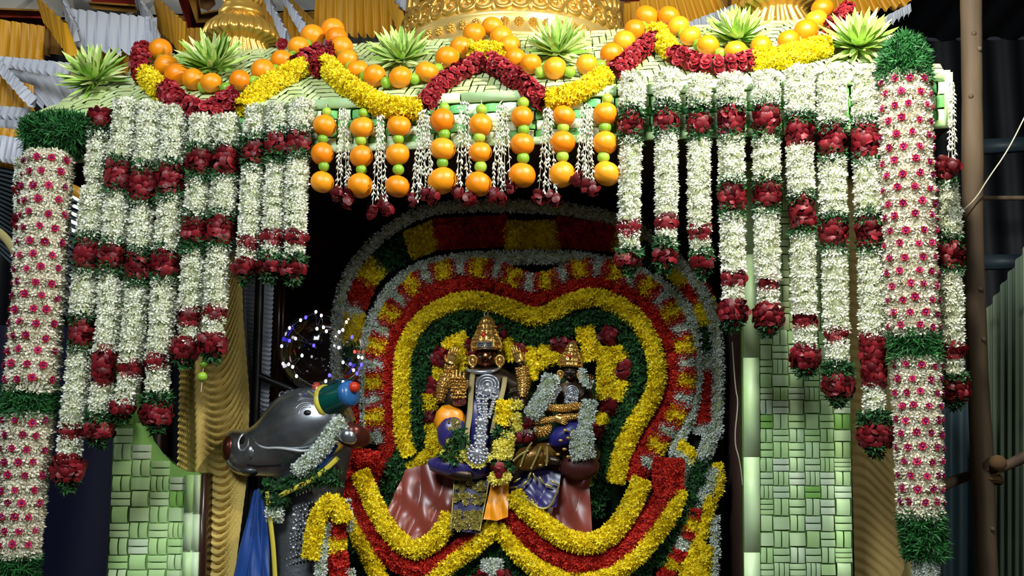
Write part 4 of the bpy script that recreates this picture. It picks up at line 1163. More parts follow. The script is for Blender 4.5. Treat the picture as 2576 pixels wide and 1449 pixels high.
FEST = [
    ('first', [('R', [(366, 150), (360, 185), (368, 212)], 42), ('Y', [(376, 212), (392, 232), (416, 252)], 38), ('R', [(428, 250), (470, 276), (530, 284), (598, 268)], 54), ('Y', [(612, 270), (680, 236), (766, 192)], 42), ('R', [(760, 182), (800, 156), (838, 150)], 46)]),
    ('second', [('R', [(800, 190), (815, 200)], 34), ('Y', [(826, 185), (850, 215), (884, 243)], 40), ('Y', [(890, 246), (960, 270), (1056, 272)], 44), ('R', [(1068, 262), (1120, 226), (1204, 180)], 48)]),
    ('third', [('Y', [(1196, 160), (1225, 148), (1258, 158)], 40), ('R', [(1240, 182), (1290, 214), (1368, 252)], 52), ('Y', [(1380, 250), (1450, 238), (1526, 214)], 44), ('R', [(1546, 208), (1590, 168), (1642, 124)], 48)]),
    ('fourth', [('Y', [(1652, 104), (1668, 130), (1688, 154)], 38), ('R', [(1700, 164), (1760, 186), (1800, 196), (1884, 178)], 46), ('Y', [(1900, 176), (1970, 172), (2030, 152), (2078, 142)], 46), ('R', [(2078, 128), (2090, 112)], 34), ('R', [(2088, 88), (2110, 66), (2128, 48)], 30)]),
]
for nm, runs in FEST:
    root = thing('flower_festoon', 'festoon of dark red roses and yellow chrysanthemums below the oranges, %s from the left' % nm, 'garland', on_roof(*runs[0][1][0], 0.03), 'rose and chrysanthemum festoons on the canopy roof')
    for k, pts, w in runs:
        (rose_run if k == 'R' else yel_run)(root, pts, w)
root = thing('single_rose', 'single dark red rose lying on the canopy ridge right of the gilded finial', 'flower', on_roof(714, 124, 0.02))
s = 18 * S(714, 124, 3.0); put('rose', ROSE, root, on_roof(714, 124, 0.015), frame_quat(NRM, UP), (s, s, s))

# ------------------------------------------------------------------ bud tassels with rose tips
T_BUD = octa(0.28, 1.0)
def tassel(label, x0, y0, y1, w0, w1, n, Y0=2.745):
    root = thing('bud_tassel', label, 'tassel', P(x0, y0, Y0), 'white bud tassels between the orange strings')
    m = S(x0, y0, Y0)
    for k in range(n):
        f = (k / (n - 1) - 0.5) if n > 1 else 0
        yb = y1 - random.uniform(0, 34)
        a = P(x0 + f * w0, y0 + abs(f) * 10, Y0); b = P(x0 + f * w1 + random.uniform(-3, 3), yb, Y0 + random.uniform(-0.012, 0.012))
        pts = resample([a, b], step=11.5 * m)
        g = G()
        tube(g, pts, 0.0009, 5, 1)
        pos, nr = [], []
        for i, p in enumerate(pts):
            for s in (-1, 1):
                if random.random() < 0.22: continue
                a2 = random.uniform(0, 6.3) if s == 0 else (0 if s > 0 else PI) + random.uniform(-1.1, 1.1)
                d = math.cos(a2) * ALONG + math.sin(a2) * NRM
                pos.append(p + d * 3.0 * m + UP * random.uniform(-4, 4) * m); nr.append(unit(d * random.uniform(0.3, 0.8) - UP))
        scatter(g, T_BUD, np.array(pos), np.array(nr), 8.0 * m, 0.12, 0)
        g.build('bud_strand', [M['jasmine'], M['string']], root, kind='stuff')
        if k in (0, n // 2, n - 1) or n < 4:
            strung('R', resample([b, b - UP * 20 * m], n=6), np.array([4, 7, 9, 9, 7, 3]) * m, m, root, name='rose_tip')
for i, (x, y0, y1, w0, w1, n) in enumerate([(864, 275, 505, 14, 38, 4), (957, 292, 525, 10, 36, 4), (1066, 280, 512, 20, 52, 6), (1166, 258, 500, 20, 36, 4), (1262, 262, 494, 20, 42, 5), (1378, 275, 515, 16, 40, 4), (1474, 266, 474, 24, 38, 5)]):
    tassel('white bud strand tassel with red tips, %s from the left between the oranges' % ORD[i], x, y0, y1, w0, w1, n)
root = tassel('white bud tassel with dark red petals hanging at the right end of the canopy', 2396, 208, 440, 6, 16, 3, 2.74)

# ------------------------------------------------------------------ leaf rosettes on the roof
def big_leaf(L, W, bend):
    V = []
    for i in range(6):
        t = i / 5
        w = W * (math.sin(PI * min(1, 0.12 + 0.88 * t)) ** 0.8) * (1 if t < 1 else 0) + 0.01
        z = bend * t * t
        x = L * t
        V += [(x, -w / 2, z + 0.06 * w), (x, 0, z - 0.12 * w), (x, w / 2, z + 0.06 * w)]
    g = G(); g.add(np.array(V), grid_faces(6, 3)); return g.mesh('leaf', [M['rosette']], smooth=True)
BIGLEAF = [big_leaf(1.0, 0.17, 0.10), big_leaf(1.0, 0.15, -0.08), big_leaf(0.9, 0.2, 0.2)]
def rosette(x, y, wpx, label):
    c0 = on_roof(x, y + 26, 0.01)
    root = thing('leaf_rosette', label, 'leaf rosette', c0, 'green leaf rosettes on the canopy roof')
    m = np.linalg.norm(c0 - [0, 0, CAM_Z]) / F
    ax = unit(NRM * 0.8 + UP * 0.55)
    e1 = unit(np.cross(UP, ax)); e2 = np.cross(ax, e1)
    g = G(); ball(g, c0 + ax * 10 * m, 16 * m, 10); g.build('bud_core', [M['stem']], root, smooth=True)
    g = G(); tube(g, np.array([c0 + ax * 6 * m, c0 - UP * 22 * m + ax * 2 * m]), 5 * m, 8); g.build('stem', [M['stem']], root)
    for ring, (n, el, L) in enumerate(((18, 0.05, 0.56), (18, 0.3, 0.57), (16, 0.55, 0.56), (14, 0.82, 0.52), (9, 1.1, 0.48), (4, 1.35, 0.42))):
        for k in range(n):
            a = 2 * PI * (k + 0.5 * (ring % 2)) / n + random.uniform(-0.1, 0.1)
            d = unit(math.cos(el) * (math.cos(a) * e1 + math.sin(a) * e2) + math.sin(el) * ax + UP * 0.12)
            l = wpx * L * m * random.uniform(0.85, 1.12)
            nz = unit(ax - d * (ax @ d) + 0.1 * rng.normal(size=3)) if el < 1.2 else unit(np.cross(d, rng.normal(size=3)))
            z = unit(nz - d * (nz @ d)); yv = np.cross(z, d)
            q = Matrix(np.array([d, yv, z]).T.tolist()).to_quaternion()
            put('leaf', random.choice(BIGLEAF), root, c0 + ax * 8 * m + d * 6 * m, q, (l, l, l))
for x, y, w, lb in ((245, 190, 150, 'green and cream leaf rosette at the far left end of the canopy roof'), (540, 160, 158, 'green leaf rosette below the left gilded finial'),
                    (1013, 140, 150, 'pale leaf rosette at the left foot of the gilded dome'), (1405, 122, 160, 'green leaf rosette at the right foot of the gilded dome'),
                    (1856, 88, 148, 'leaf rosette left of the bright gilded finial'), (2155, 106, 160, 'leaf rosette beside the rounded green tuft of the right column')):
    rosette(x, y, w, lb)
# ------------------------------------------------------------------ floral arch behind the idols
DEEP = 0.2                                   # arch, bull and idols stand back inside the shrine
P_front, S_front = P, S
def P(px, py, Y0): return P_front(px, py, Y0 + DEEP)
def S(px, py, Y0): return S_front(px, py, Y0 + DEEP)
YA = 3.12
root = ARCH = thing('floral_arch', 'tall arch covered in bands of red, yellow, green and white flowers behind the two idols', 'arch', at_z(1310, 1449, 3.16, DECK_Z))
outl = smooth_path(np.array([(838, 1600), (836, 1000), (838, 800), (858, 700), (900, 632), (980, 562), (1062, 516), (1180, 505), (1300, 506), (1440, 514), (1562, 540), (1664, 596), (1746, 678), (1806, 768), (1824, 880), (1822, 1000), (1822, 1600)], float), 2)
g = G(); fr = np.array([P(x, y, 3.165) for x, y in outl]); n = len(fr)
dn = at_z(1300, 1449, 3.165, DECK_Z)[2]
fr[:, 2] = np.maximum(fr[:, 2], dn)
g.add(np.vstack([fr, fr - NRM * 0.03]), [np.array([list(range(n))[::-1]]), np.array([[i, (i + 1) % n, n + (i + 1) % n, n + i] for i in range(n)])])
g.build('arch_board', [mat('arch_backing', c(30, 34, 26), 0.9)], root)
def band(parent, kind, pts, w, Y0=YA, flat=0.55, it=2, ang=2.0, name=None, dens=1.0, ends=True):
    path = smooth_path([P(x, y, Y0) for x, y in pts], it)
    m = S(pts[0][0], pts[0][1], Y0)
    path = resample(path, n=max(5, int(np.linalg.norm(np.diff(path, axis=0), axis=1).sum() / (8 * m))))
    rad = np.full(len(path), w / 2 * m * (0.84 if kind not in 'LA' else 0.95))
    return strung(kind, path, rad, m, parent, ang, flat, ends, name, dens)
RB = [(938, 1240), (962, 1190), (982, 1130), (986, 1071), (974, 1000), (973, 930), (985, 860), (1010, 805), (1050, 755), (1105, 722), (1180, 702), (1250, 712), (1300, 740), (1345, 756), (1390, 742), (1440, 712), (1500, 700), (1560, 712), (1625, 755), (1672, 820), (1700, 900), (1708, 965), (1690, 1015), (1650, 1080), (1612, 1150), (1592, 1205)]
band(root, 'A', RB, 62, flat=0.5)
GB = [(978, 1290), (985, 1220), (1008, 1165), (1048, 1105), (1058, 1030), (1056, 930), (1070, 860), (1110, 815), (1180, 796), (1250, 812), (1310, 845), (1360, 845), (1420, 820), (1490, 796), (1550, 812), (1595, 860), (1606, 930), (1598, 985), (1560, 1060), (1525, 1130), (1500, 1200), (1488, 1290)]
band(root, 'L', GB, 64, Y0=3.105, flat=0.5, dens=1.15)
GB2 = [(1100, 870), (1180, 838), (1250, 850), (1330, 872), (1420, 850), (1490, 836), (1550, 860)]
band(root, 'L', GB2, 50, Y0=3.125, flat=0.4)
band(root, 'L', [(1530, 1010), (1500, 1090), (1470, 1200)], 60, Y0=3.125, flat=0.4)
g = G(); slab(g, [P(1060, 850, 3.155), P(1560, 850, 3.155), P(1560, 1300, 3.155), P(1020, 1300, 3.155)], 0.01)
g.build('arch_inner_cloth', [M['leaf_core']], root)
band(root, 'w', [(852, 1010), (846, 900), (848, 790), (868, 706), (910, 640), (984, 572), (1062, 528), (1180, 516), (1300, 518), (1440, 526), (1556, 552), (1654, 606), (1734, 686), (1792, 774), (1808, 880), (1806, 1000), (1800, 1100)], 28)
band(root, 'w', [(925, 1085), (922, 1000), (918, 920), (924, 850), (945, 790), (975, 740), (1020, 695), (1080, 665), (1180, 650), (1340, 646), (1480, 650), (1590, 680), (1660, 715), (1708, 755), (1738, 805), (1748, 870), (1752, 950), (1742, 1030), (1718, 1085), (1690, 1125)], 34)
OUT = [('A', (884, 1080), (884, 935)), ('L', (884, 935), (886, 862)), ('Y', (886, 862), (888, 795)), ('w', (888, 795), (890, 765)), ('A', (894, 765), (916, 708)), ('Y', (918, 706), (952, 668)), ('L', (956, 664), (1028, 618)),
       ('Y', (1032, 615), (1092, 592)), ('A', (1096, 590), (1272, 580)), ('Y', (1276, 592), (1402, 592)), ('A', (1406, 584), (1548, 594)), ('Y', (1552, 598), (1606, 614)), ('L', (1610, 616), (1686, 664)), ('Y', (1690, 668), (1728, 704)),
       ('A', (1732, 708), (1766, 752)), ('Y', (1768, 756), (1780, 812)), ('L', (1780, 816), (1782, 886)), ('w', (1782, 890), (1782, 930)), ('A', (1782, 934), (1776, 1066)), ('w', (1776, 1068), (1772, 1090))]
for k, a, b in OUT:
    pts = [a, ((a[0] + b[0]) / 2, (a[1] + b[1]) / 2), b]
    band(root, k, pts, 78 if 960 < a[0] < 1640 else 62, Y0=3.135, flat=0.35, it=0, ends=False)
BL = smooth_path(np.array([(946, 1110), (943, 1000), (943, 900), (956, 845), (990, 775), (1036, 715), (1100, 682), (1180, 672), (1250, 680), (1300, 702), (1345, 716), (1392, 704), (1450, 676), (1520, 672), (1590, 700), (1650, 738), (1692, 790), (1718, 850), (1728, 930), (1722, 1000), (1690, 1060), (1656, 1110), (1628, 1170)], float), 3)
d = np.concatenate([[0], np.cumsum(np.linalg.norm(np.diff(BL, axis=0), axis=1))]); at = lambda s: (np.interp(s, d, BL[:, 0]), np.interp(s, d, BL[:, 1]))
s, i = 0, 0
while s < d[-1] - 12:
    kk = 'wAYA'[i % 4]; L = {'w': 32, 'A': 15, 'Y': 27}[kk]
    band(root, kk, [at(s), at(s + L / 2), at(s + L)], 50 if kk != 'A' else 46, Y0=3.108, flat=0.5, it=0)
    s += L; i += 1
YBp = [(1028, 1140), (1014, 1100), (1012, 1060), (1012, 980), (1012, 910), (1024, 860), (1050, 815), (1092, 783), (1135, 763), (1180, 754), (1230, 760), (1285, 778), (1330, 798), (1362, 800), (1410, 774), (1455, 752), (1500, 748), (1552, 764), (1602, 802), (1638, 855), (1654, 915), (1654, 960), (1640, 1005), (1608, 1050), (1580, 1100), (1560, 1150), (1548, 1208)]
root = thing('chrysanthemum_garland', 'long yellow chrysanthemum garland curving in two humps round the green inner band of the arch', 'garland', P(1180, 754, 3.09))
band(root, 'Y', YBp, 42, Y0=3.09, flat=0.8, ang=PI)
# beaded wreath of red and yellow sections close round the idols
root = thing('rose_wreath', 'wreath of small red and yellow flower sections framing the two idols inside the arch', 'wreath', P(1225, 850, 3.09))
WR = [('Y', [(1030, 1182), (1062, 1160), (1090, 1140)], 36), ('Y', [(1092, 1135), (1092, 1100), (1086, 1072)], 38), ('R', [(1086, 1062), (1084, 1040)], 34), ('Y', [(1078, 1025), (1078, 998)], 42), ('R', [(1086, 988), (1096, 966)], 34), ('Y', [(1098, 962), (1106, 925)], 26), ('R', [(1104, 915), (1114, 885)], 44),
      ('Y', [(1122, 872), (1150, 856), (1168, 848)], 30), ('Y', [(1158, 862), (1160, 900), (1154, 925)], 40), ('R', [(1182, 862), (1188, 890)], 32), ('R', [(1250, 830), (1264, 848)], 42), ('Y', [(1276, 858), (1276, 900)], 44), ('R', [(1306, 870), (1312, 892)], 34), ('Y', [(1330, 880), (1332, 912)], 40), ('Y', [(1340, 925), (1336, 950)], 28), ('Y', [(1360, 884), (1390, 895), (1410, 900)], 34), ('Y', [(1360, 915), (1392, 905)], 22),
      ('R', [(1392, 868), (1440, 876)], 40), ('Y', [(1460, 842), (1490, 840)], 44), ('Y', [(1484, 862), (1488, 900)], 46), ('R', [(1518, 838), (1545, 848)], 50), ('Y', [(1556, 880), (1562, 905)], 40), ('Y', [(1526, 880), (1526, 950), (1524, 1000)], 46), ('R', [(1572, 918), (1572, 950)], 40), ('Y', [(1572, 965), (1555, 1000)], 36), ('R', [(1540, 1015), (1528, 1035)], 46), ('Y', [(1520, 1048), (1508, 1062)], 32), ('R', [(1502, 1072), (1496, 1096)], 36), ('Y', [(1486, 1170), (1478, 1215)], 40)]
for k, pts, w in WR:
    band(root, k, pts, w, Y0=3.10, flat=0.6, it=1, ang=2.4)

# ------------------------------------------------------------------ loops of garland before the seat
def garland(label, runs, Y0, group='flower loops before the idols', cat='garland', name='flower_garland', flat=0.75):
    r = thing(name, label, cat, P(runs[0][1][0][0], runs[0][1][0][1], Y0), group)
    for k, pts, w in runs:
        band(r, k, pts, w, Y0=Y0, flat=flat, ang=2.6)
    return r
garland('thick yellow chrysanthemum loop below the second idol, right of the orange cloth', [('Y', [(1292, 1246), (1330, 1288), (1380, 1330), (1440, 1364), (1490, 1370), (1540, 1344), (1580, 1290), (1604, 1236), (1614, 1212)], 48)], 2.99)
garland('red aster loop under the upper right yellow loop, with a broad red end', [('A', [(1262, 1275), (1300, 1320), (1390, 1390), (1450, 1418), (1520, 1412), (1590, 1364), (1650, 1290), (1682, 1232)], 58), ('A', [(1680, 1242), (1680, 1200), (1682, 1160)], 80)], 3.02)
garland('lower yellow chrysanthemum loop along the right red loop', [('Y', [(1258, 1328), (1300, 1388), (1350, 1430), (1420, 1464), (1520, 1458), (1600, 1402), (1660, 1330), (1698, 1272), (1704, 1238)], 44)], 3.01)
garland('yellow chrysanthemum loop round the maroon satin, left of the brocade', [('Y', [(908, 1194), (930, 1245), (955, 1300), (990, 1350), (1030, 1384), (1070, 1378), (1110, 1346), (1132, 1300)], 44)], 2.99)
garland('red aster loop under the left yellow loop, from the bull neck', [('A', [(842, 1168), (870, 1190), (892, 1262), (932, 1332), (982, 1395), (1040, 1430), (1110, 1420), (1170, 1380), (1222, 1335)], 58), ('A', [(870, 1160), (905, 1155), (950, 1165)], 50)], 3.02)
garland('yellow chrysanthemum garland left below the left red loop', [('Y', [(884, 1305), (920, 1380), (952, 1449), (976, 1510)], 40)], 3.01)
garland('yellow chrysanthemum garland rising to the middle below the brocade', [('Y', [(1246, 1322), (1205, 1366), (1145, 1408), (1095, 1449), (1060, 1500)], 42)], 3.005)
g = thing('leaf_panel', 'dark green leaf fill between the lower loops, under the middle peak', 'leaf panel', P(1240, 1360, 3.06))
for pts, w in (([(1180, 1420), (1242, 1372), (1312, 1430)], 64), ([(1120, 1480), (1180, 1440), (1245, 1425), (1310, 1450), (1400, 1500)], 70), ([(1100, 1530), (1245, 1490), (1420, 1540)], 90)):
    band(g, 'L', pts, w, Y0=3.06, flat=0.5, ang=2.0)
g = thing('leaf_panel', 'dark green leaf band right of the lower right yellow loop', 'leaf panel', P(1720, 1270, 3.06))
band(g, 'L', [(1738, 1250), (1712, 1310), (1670, 1380), (1600, 1440), (1540, 1480)], 56, Y0=3.06, flat=0.5)
g = thing('leaf_panel', 'dark green leaf band left of the lower left yellow garland', 'leaf panel', P(880, 1380, 3.06))
band(g, 'L', [(872, 1300), (884, 1380), (912, 1449), (940, 1520)], 46, Y0=3.06, flat=0.5)
g = thing('white_fan', 'white flower fan with red tips in the green fill at the picture bottom', 'flower', P(1237, 1440, 3.01))
band(g, 'w', [(1237, 1412), (1237, 1440)], 60, Y0=3.01, flat=0.6, it=0); band(g, 'R', [(1212, 1444), (1208, 1470)], 30, Y0=3.0, it=0); band(g, 'R', [(1268, 1444), (1272, 1470)], 30, Y0=3.0, it=0); band(g, 'w', [(1238, 1440), (1238, 1490)], 36, Y0=3.01, it=0)
garland('white and green flower spray at the right foot of the arch, over the striped band', [('w', [(1690, 1136), (1712, 1142), (1735, 1155), (1744, 1180)], 30), ('Y', [(1712, 1122), (1735, 1138), (1742, 1158)], 26), ('w', [(1788, 1086), (1782, 1125), (1762, 1160)], 38), ('L', [(1760, 1160), (1758, 1210), (1738, 1240)], 50), ('w', [(1722, 1180), (1718, 1230)], 22), ('w', [(1796, 1180), (1785, 1215), (1758, 1262), (1745, 1285)], 44), ('Y', [(1806, 1172), (1810, 1215), (1800, 1240)], 24)], 3.07, None)
garland('striped band of red, yellow and white flower blocks at the right foot of the arch', [('A', [(1746, 1282), (1740, 1300)], 46), ('Y', [(1738, 1306), (1731, 1326)], 46), ('A', [(1730, 1332), (1724, 1346)], 46), ('w', [(1718, 1354), (1710, 1376)], 48), ('A', [(1706, 1386), (1700, 1400)], 48), ('Y', [(1696, 1408), (1690, 1424)], 46), ('A', [(1680, 1436), (1672, 1460)], 40)], 3.065, None)
garland('thin yellow chrysanthemum string slanting down the right edge of the arch', [('Y', [(1790, 1255), (1772, 1320), (1748, 1390), (1720, 1460)], 26), ('Y', [(1772, 1378), (1765, 1420), (1755, 1480)], 50), ('w', [(1798, 1300), (1800, 1400), (1794, 1480)], 18)], 3.06, None)
garland('yellow chrysanthemum hook hanging beside the bull chest', [('Y', [(784, 1396), (790, 1340), (808, 1284), (834, 1258), (856, 1276), (862, 1306)], 46)], 2.80, None)
garland('white jasmine string inside the yellow hook by the bull chest', [('w', [(822, 1318), (812, 1350), (808, 1410), (806, 1500)], 27)], 2.81, None)
garland('striped string of red and yellow flower blocks under the yellow hook', [('A', [(846, 1310), (846, 1350)], 48), ('Y', [(846, 1354), (846, 1386)], 46), ('A', [(848, 1392), (854, 1440)], 48), ('w', [(874, 1262), (880, 1300), (882, 1330)], 13), ('w', [(880, 1436), (884, 1470)], 22), ('A', [(856, 1440), (858, 1500)], 46)], 2.83, None)

# ------------------------------------------------------------------ seat and cloths
g = G(); q = [P(1000, 1215, 3.06), P(1480, 1200, 3.06), P(1480, 1449, 3.06), P(1000, 1449, 3.06)]
q[2][2] = q[3][2] = DECK_Z; slab(g, [p for p in q], 0.09)
tag(g.build('idol_seat', [M['dark_wood']], loc=(q[2] + q[3]) / 2), 'seat block under the idols, covered by satin cloth', 'seat')
def cloth(name, label, poly_top, poly_bot, Y0t, Y0b, m, amp, freq, nu=40, nv=40, cat='cloth', seed=0, skew=0.6, group=None):
    t = np.array(poly_top, float); b = np.array(poly_bot, float); r = random.Random(seed)
    f2, p1, p2 = r.uniform(1.3, 2.2), r.uniform(0, 6), r.uniform(0, 6)
    tt = resample(t, n=nu); bb = resample(b, n=nu)
    def fn(u, v):
        i = u * (nu - 1); k = int(round(i))
        x = lerp(tt[k], bb[k], v)
        w1 = u + skew * (v - 0.2) * (u - 0.35) + 0.08 * math.sin(4 * v + p2)
        h = amp * (abs(math.sin(PI * freq * w1 + p1)) ** 0.7 * 1.6 - 0.8 + 0.5 * math.sin(PI * f2 * freq * (v * 1.1 - u * 0.6 + 0.15 * math.sin(5 * u)) + p2))
        return P(x[0], x[1], lerp(Y0t, Y0b, v)) + NRM * h * (0.3 + 0.7 * v)
    gg = G(); sheet(gg, fn, nu, nv, thick=0.004)
    return tag(gg.build(name, [m], loc=P(t[0][0], t[0][1], Y0t), smooth=True), label, cat, group)
cloth('maroon_cloth', 'folded maroon satin cloth spread left of the brocade panel', [(1020, 1182), (1070, 1168), (1150, 1180)], [(968, 1300), (1000, 1345), (1060, 1362), (1150, 1330)], 3.05, 3.0, M['satin_red'], 0.011, 2.6, seed=3, skew=1.0)
cloth('maroon_cloth', 'maroon satin cloth hanging right of the purple silk, under the second idol', [(1385, 1165), (1430, 1150), (1480, 1172)], [(1350, 1300), (1420, 1345), (1490, 1340)], 3.05, 3.02, M['satin_red'], 0.006, 1.8, seed=5)
o = cloth('brocade_panel', 'purple brocade panel with gold pattern hanging below the first idol', [(1142, 1192), (1185, 1186), (1236, 1190)], [(1132, 1330), (1170, 1338), (1208, 1342)], 3.0, 2.965, M['brocade'], 0.003, 1.2, seed=8)
gz = G(); r = random.Random(4)
def pan(u, v):
    x = lerp(lerp(1142, 1236, u), lerp(1132, 1208, u), v); y = lerp(1190, 1336, v); return P(x, y, lerp(2.995, 2.958, v))
for v0, v1, nn in ((0.16, 0.30, 26), (0.36, 0.52, 30), (0.66, 0.97, 80)):
    pos = np.array([pan(r.uniform(0.06, 0.94), r.uniform(v0, v1)) for _ in range(nn)])
    scatter(gz, T_CHR, pos, np.broadcast_to(NRM, pos.shape), 7.5 * S(1180, 1260, 3.0), 0.3)
gz.build('gold_pattern', [M['zari']], o, kind='stuff', smooth=True)
for u in (0.02, 0.98):
    g = G(); tube(g, np.array([pan(u, v) for v in np.linspace(0, 1, 12)]), 0.0022, 6); g.build('gold_edge', [M['zari']], o)
cloth('orange_cloth', 'bright orange silk cloth between the brocade panel and the yellow loop', [(1238, 1206), (1262, 1204), (1281, 1208)], [(1216, 1306), (1250, 1310), (1278, 1300)], 2.99, 2.965, M['orange_silk'], 0.004, 1.5, seed=2)
o = cloth('purple_cloth', 'purple silk cloth with gold edging fanned below the second idol', [(1282, 1198), (1340, 1180), (1412, 1186)], [(1286, 1238), (1350, 1276), (1400, 1276)], 3.02, 2.985, M['purple'], 0.004, 2.0, seed=6)
g = G(); tube(g, smooth_path([P(x, y, 2.975) for x, y in [(1286, 1236), (1330, 1258), (1352, 1278), (1376, 1280), (1392, 1262), (1406, 1222)]]), 0.0032, 8); g.build('gold_edge', [M['zari']], o, smooth=True)
for k, (x, y, a) in enumerate([(1300, 1208, 0.5), (1320, 1216, 0.8), (1345, 1200, -1.2), (1362, 1208, -1.0), (1380, 1222, -0.4), (1292, 1226, 0.1), (1332, 1196, 1.2), (1395, 1214, -0.5)]):
    g = G(); ball(g, P(x, y, 2.985), (0.016, 0.004, 0.004), 8, axis=None); V = g.v[0] - P(x, y, 2.985)
    ca, sa = math.cos(a), math.sin(a); g.v[0] = np.stack([V[:, 0] * ca - V[:, 2] * sa, V[:, 1], V[:, 0] * sa + V[:, 2] * ca], 1) + P(x, y, 2.985)
    g.build('gold_leaf_mark', [M['zari']], o, smooth=True)

# ------------------------------------------------------------------ silver bull
YBL = 2.93
root = BULL = thing('silver_bull', 'polished silver bull mount with green and yellow horn, turned to the left before the arch', 'bull statue', at_z(740, 1449, YBL, DECK_Z))
sec = np.array([(566, 1128, 10, .018), (571, 1128, 34, .036), (582, 1130, 50, .046), (600, 1136, 57, .052), (622, 1139, 58, .054), (648, 1130, 68, .056), (676, 1112, 90, .066), (704, 1098, 106, .078), (735, 1090, 110, .088), (766, 1082, 108, .093), (798, 1074, 98, .092), (830, 1070, 86, .086), (862, 1068, 64, .07), (884, 1068, 36, .04), (892, 1068, 10, .014)], float)
secs = smooth_path(sec, 2)
ms = S(730, 1080, YBL)
th = np.linspace(0, 2 * PI, 40, endpoint=False)
V = []
for cx, cy, hh, hw in secs:
    ce = P(cx, cy, YBL)
    s_, c_ = np.sin(th), np.cos(th)
    wid = hw * (1 - 0.20 * np.clip(-s_, 0, 1))           # narrower towards the jaw
    V.append(ce + (hh * ms * np.sign(s_) * np.abs(s_) ** 0.92)[:, None] * UP + (wid * c_)[:, None] * NRM)
g = G(); g.add(np.concatenate(V), grid_faces(len(secs), 40, cv=True))
g.build('head', [M['silver']], root, smooth=True)
def hs(px, py, lift=0.0):
    """point on the bull head's near side"""
    cx = np.interp(px, secs[:, 0], secs[:, 0]); cy = np.interp(px, secs[:, 0], secs[:, 1]); hh = np.interp(px, secs[:, 0], secs[:, 2]); hw = np.interp(px, secs[:, 0], secs[:, 3])
    k = np.clip((cy - py) / hh, -0.98, 0.98)
    return P(px, py, YBL - (hw * math.sqrt(1 - k * k) + lift))
g = G(); ball(g, P(583, 1127, YBL - 0.004), (0.030, 0.054, 0.047), 24); g.build('muzzle', [M['muzzle']], root, smooth=True)
g = G(); ball(g, hs(612, 1112, -0.004), (0.012, 0.010, 0.018), 14); g.build('nostril', [M['dark_hole']], root, smooth=True)
g = G(); a = np.linspace(0, 2 * PI, 24); cen = (613, 1112)
tube(g, np.array([hs(cen[0] + 13 * math.cos(t) - 4 * math.sin(t), cen[1] + 22 * math.sin(t), 0.001) for t in a]), 0.0045, 8, caps=False); g.build('nostril_rim', [M['silver_bright']], root, smooth=True)
g = G(); ball(g, hs(632, 1136, -0.012), (0.022, 0.02, 0.026), 14); g.build('lip_bulge', [M['silver']], root, smooth=True)
g = G(); tube(g, smooth_path([hs(x, y, 0.003) for x, y in [(640, 1104), (648, 1118), (668, 1128), (700, 1126), (735, 1132), (768, 1136), (800, 1126)]]), 0.0045, 8); g.build('mouth_line', [M['silver_line']], root, smooth=True)
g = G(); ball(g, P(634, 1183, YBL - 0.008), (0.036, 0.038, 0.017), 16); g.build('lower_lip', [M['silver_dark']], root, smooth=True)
g = G(); tube(g, smooth_path([hs(x, y, 0.0) for x, y in [(620, 1168), (650, 1172), (684, 1170), (706, 1168)]]), 0.003, 8); g.build('lip_line', [M['dark_hole']], root, smooth=True)
g = G(); ball(g, hs(776, 1040, -0.008), (0.017, 0.014, 0.012), 16); eye = g.build('eye', [M['black']], root, smooth=True)
for k, (rx, ry) in enumerate(((20, 17), (30, 27), (41, 37))):
    g = G(); tube(g, np.array([hs(772 + rx * math.cos(t), 1040 - ry * math.sin(t), 0.002) for t in np.linspace(1.0, 3.9, 18)]), np.array([0.0012 + 0.0042 * math.sin(PI * i / 17) for i in range(18)]), 8); g.build('eyelid_fold', [M['silver']], root, smooth=True)
g = G()
for k in range(4):
    x = 712 + 14 * k; tube(g, np.array([hs(x + 10 * math.cos(t), 994 - 8 * k * 0.3 + 8 * math.sin(t), 0.002) for t in np.linspace(0, 5, 14)]), 0.003, 6)
g.build('forelock_curls', [M['silver']], root, smooth=True)
# near horn
h0, h1 = P(822, 1010, YBL - 0.05), P(874, 992, YBL - 0.085)
ax = unit(h1 - h0); L = np.linalg.norm(h1 - h0)
g = G(); lathe(g, [(38 * ms, 0), (37 * ms, L * .3), (33 * ms, L * .7), (30 * ms, L)], h0, 32, axis=ax); horn = g.build('horn', [M['green_enamel']], root, smooth=True)
g = G(); lathe(g, [(38 * ms, -.004), (43 * ms, 0.002), (43 * ms, .010), (38 * ms, .016)], h0 - ax * 0.006, 32, axis=ax); g.build('horn_ring', [M['yellow_enamel']], horn, smooth=True)
g = G(); lathe(g, [(31 * ms, -.004), (33 * ms, 0.006), (30 * ms, .018), (14 * ms, .024), (.0001, .025)], h1, 32, axis=ax); g.build('horn_cap', [M['blue_enamel']], horn, smooth=True)
g = G(); ball(g, h1 + ax * 0.026 + UP * 0.014, 0.017, 14); g.build('horn_ball', [M['red_enamel']], horn, smooth=True)
g = G(); lathe(g, [(26 * ms, 0), (24 * ms, .05), (16 * ms, .12), (6 * ms, .17)], P(790, 1000, YBL + 0.06), 24, axis=unit(UP * 0.35 - NRM * 0.7 + ALONG * 0.5)); g.build('horn', [M['green_enamel']], root, smooth=True)
g = G(); ball(g, P(796, 972, YBL + 0.0), 0.014, 12); ball(g, P(884, 972, YBL - 0.0), 0.001, 6); g.build('horn_ball', [M['red_enamel']], root, smooth=True)
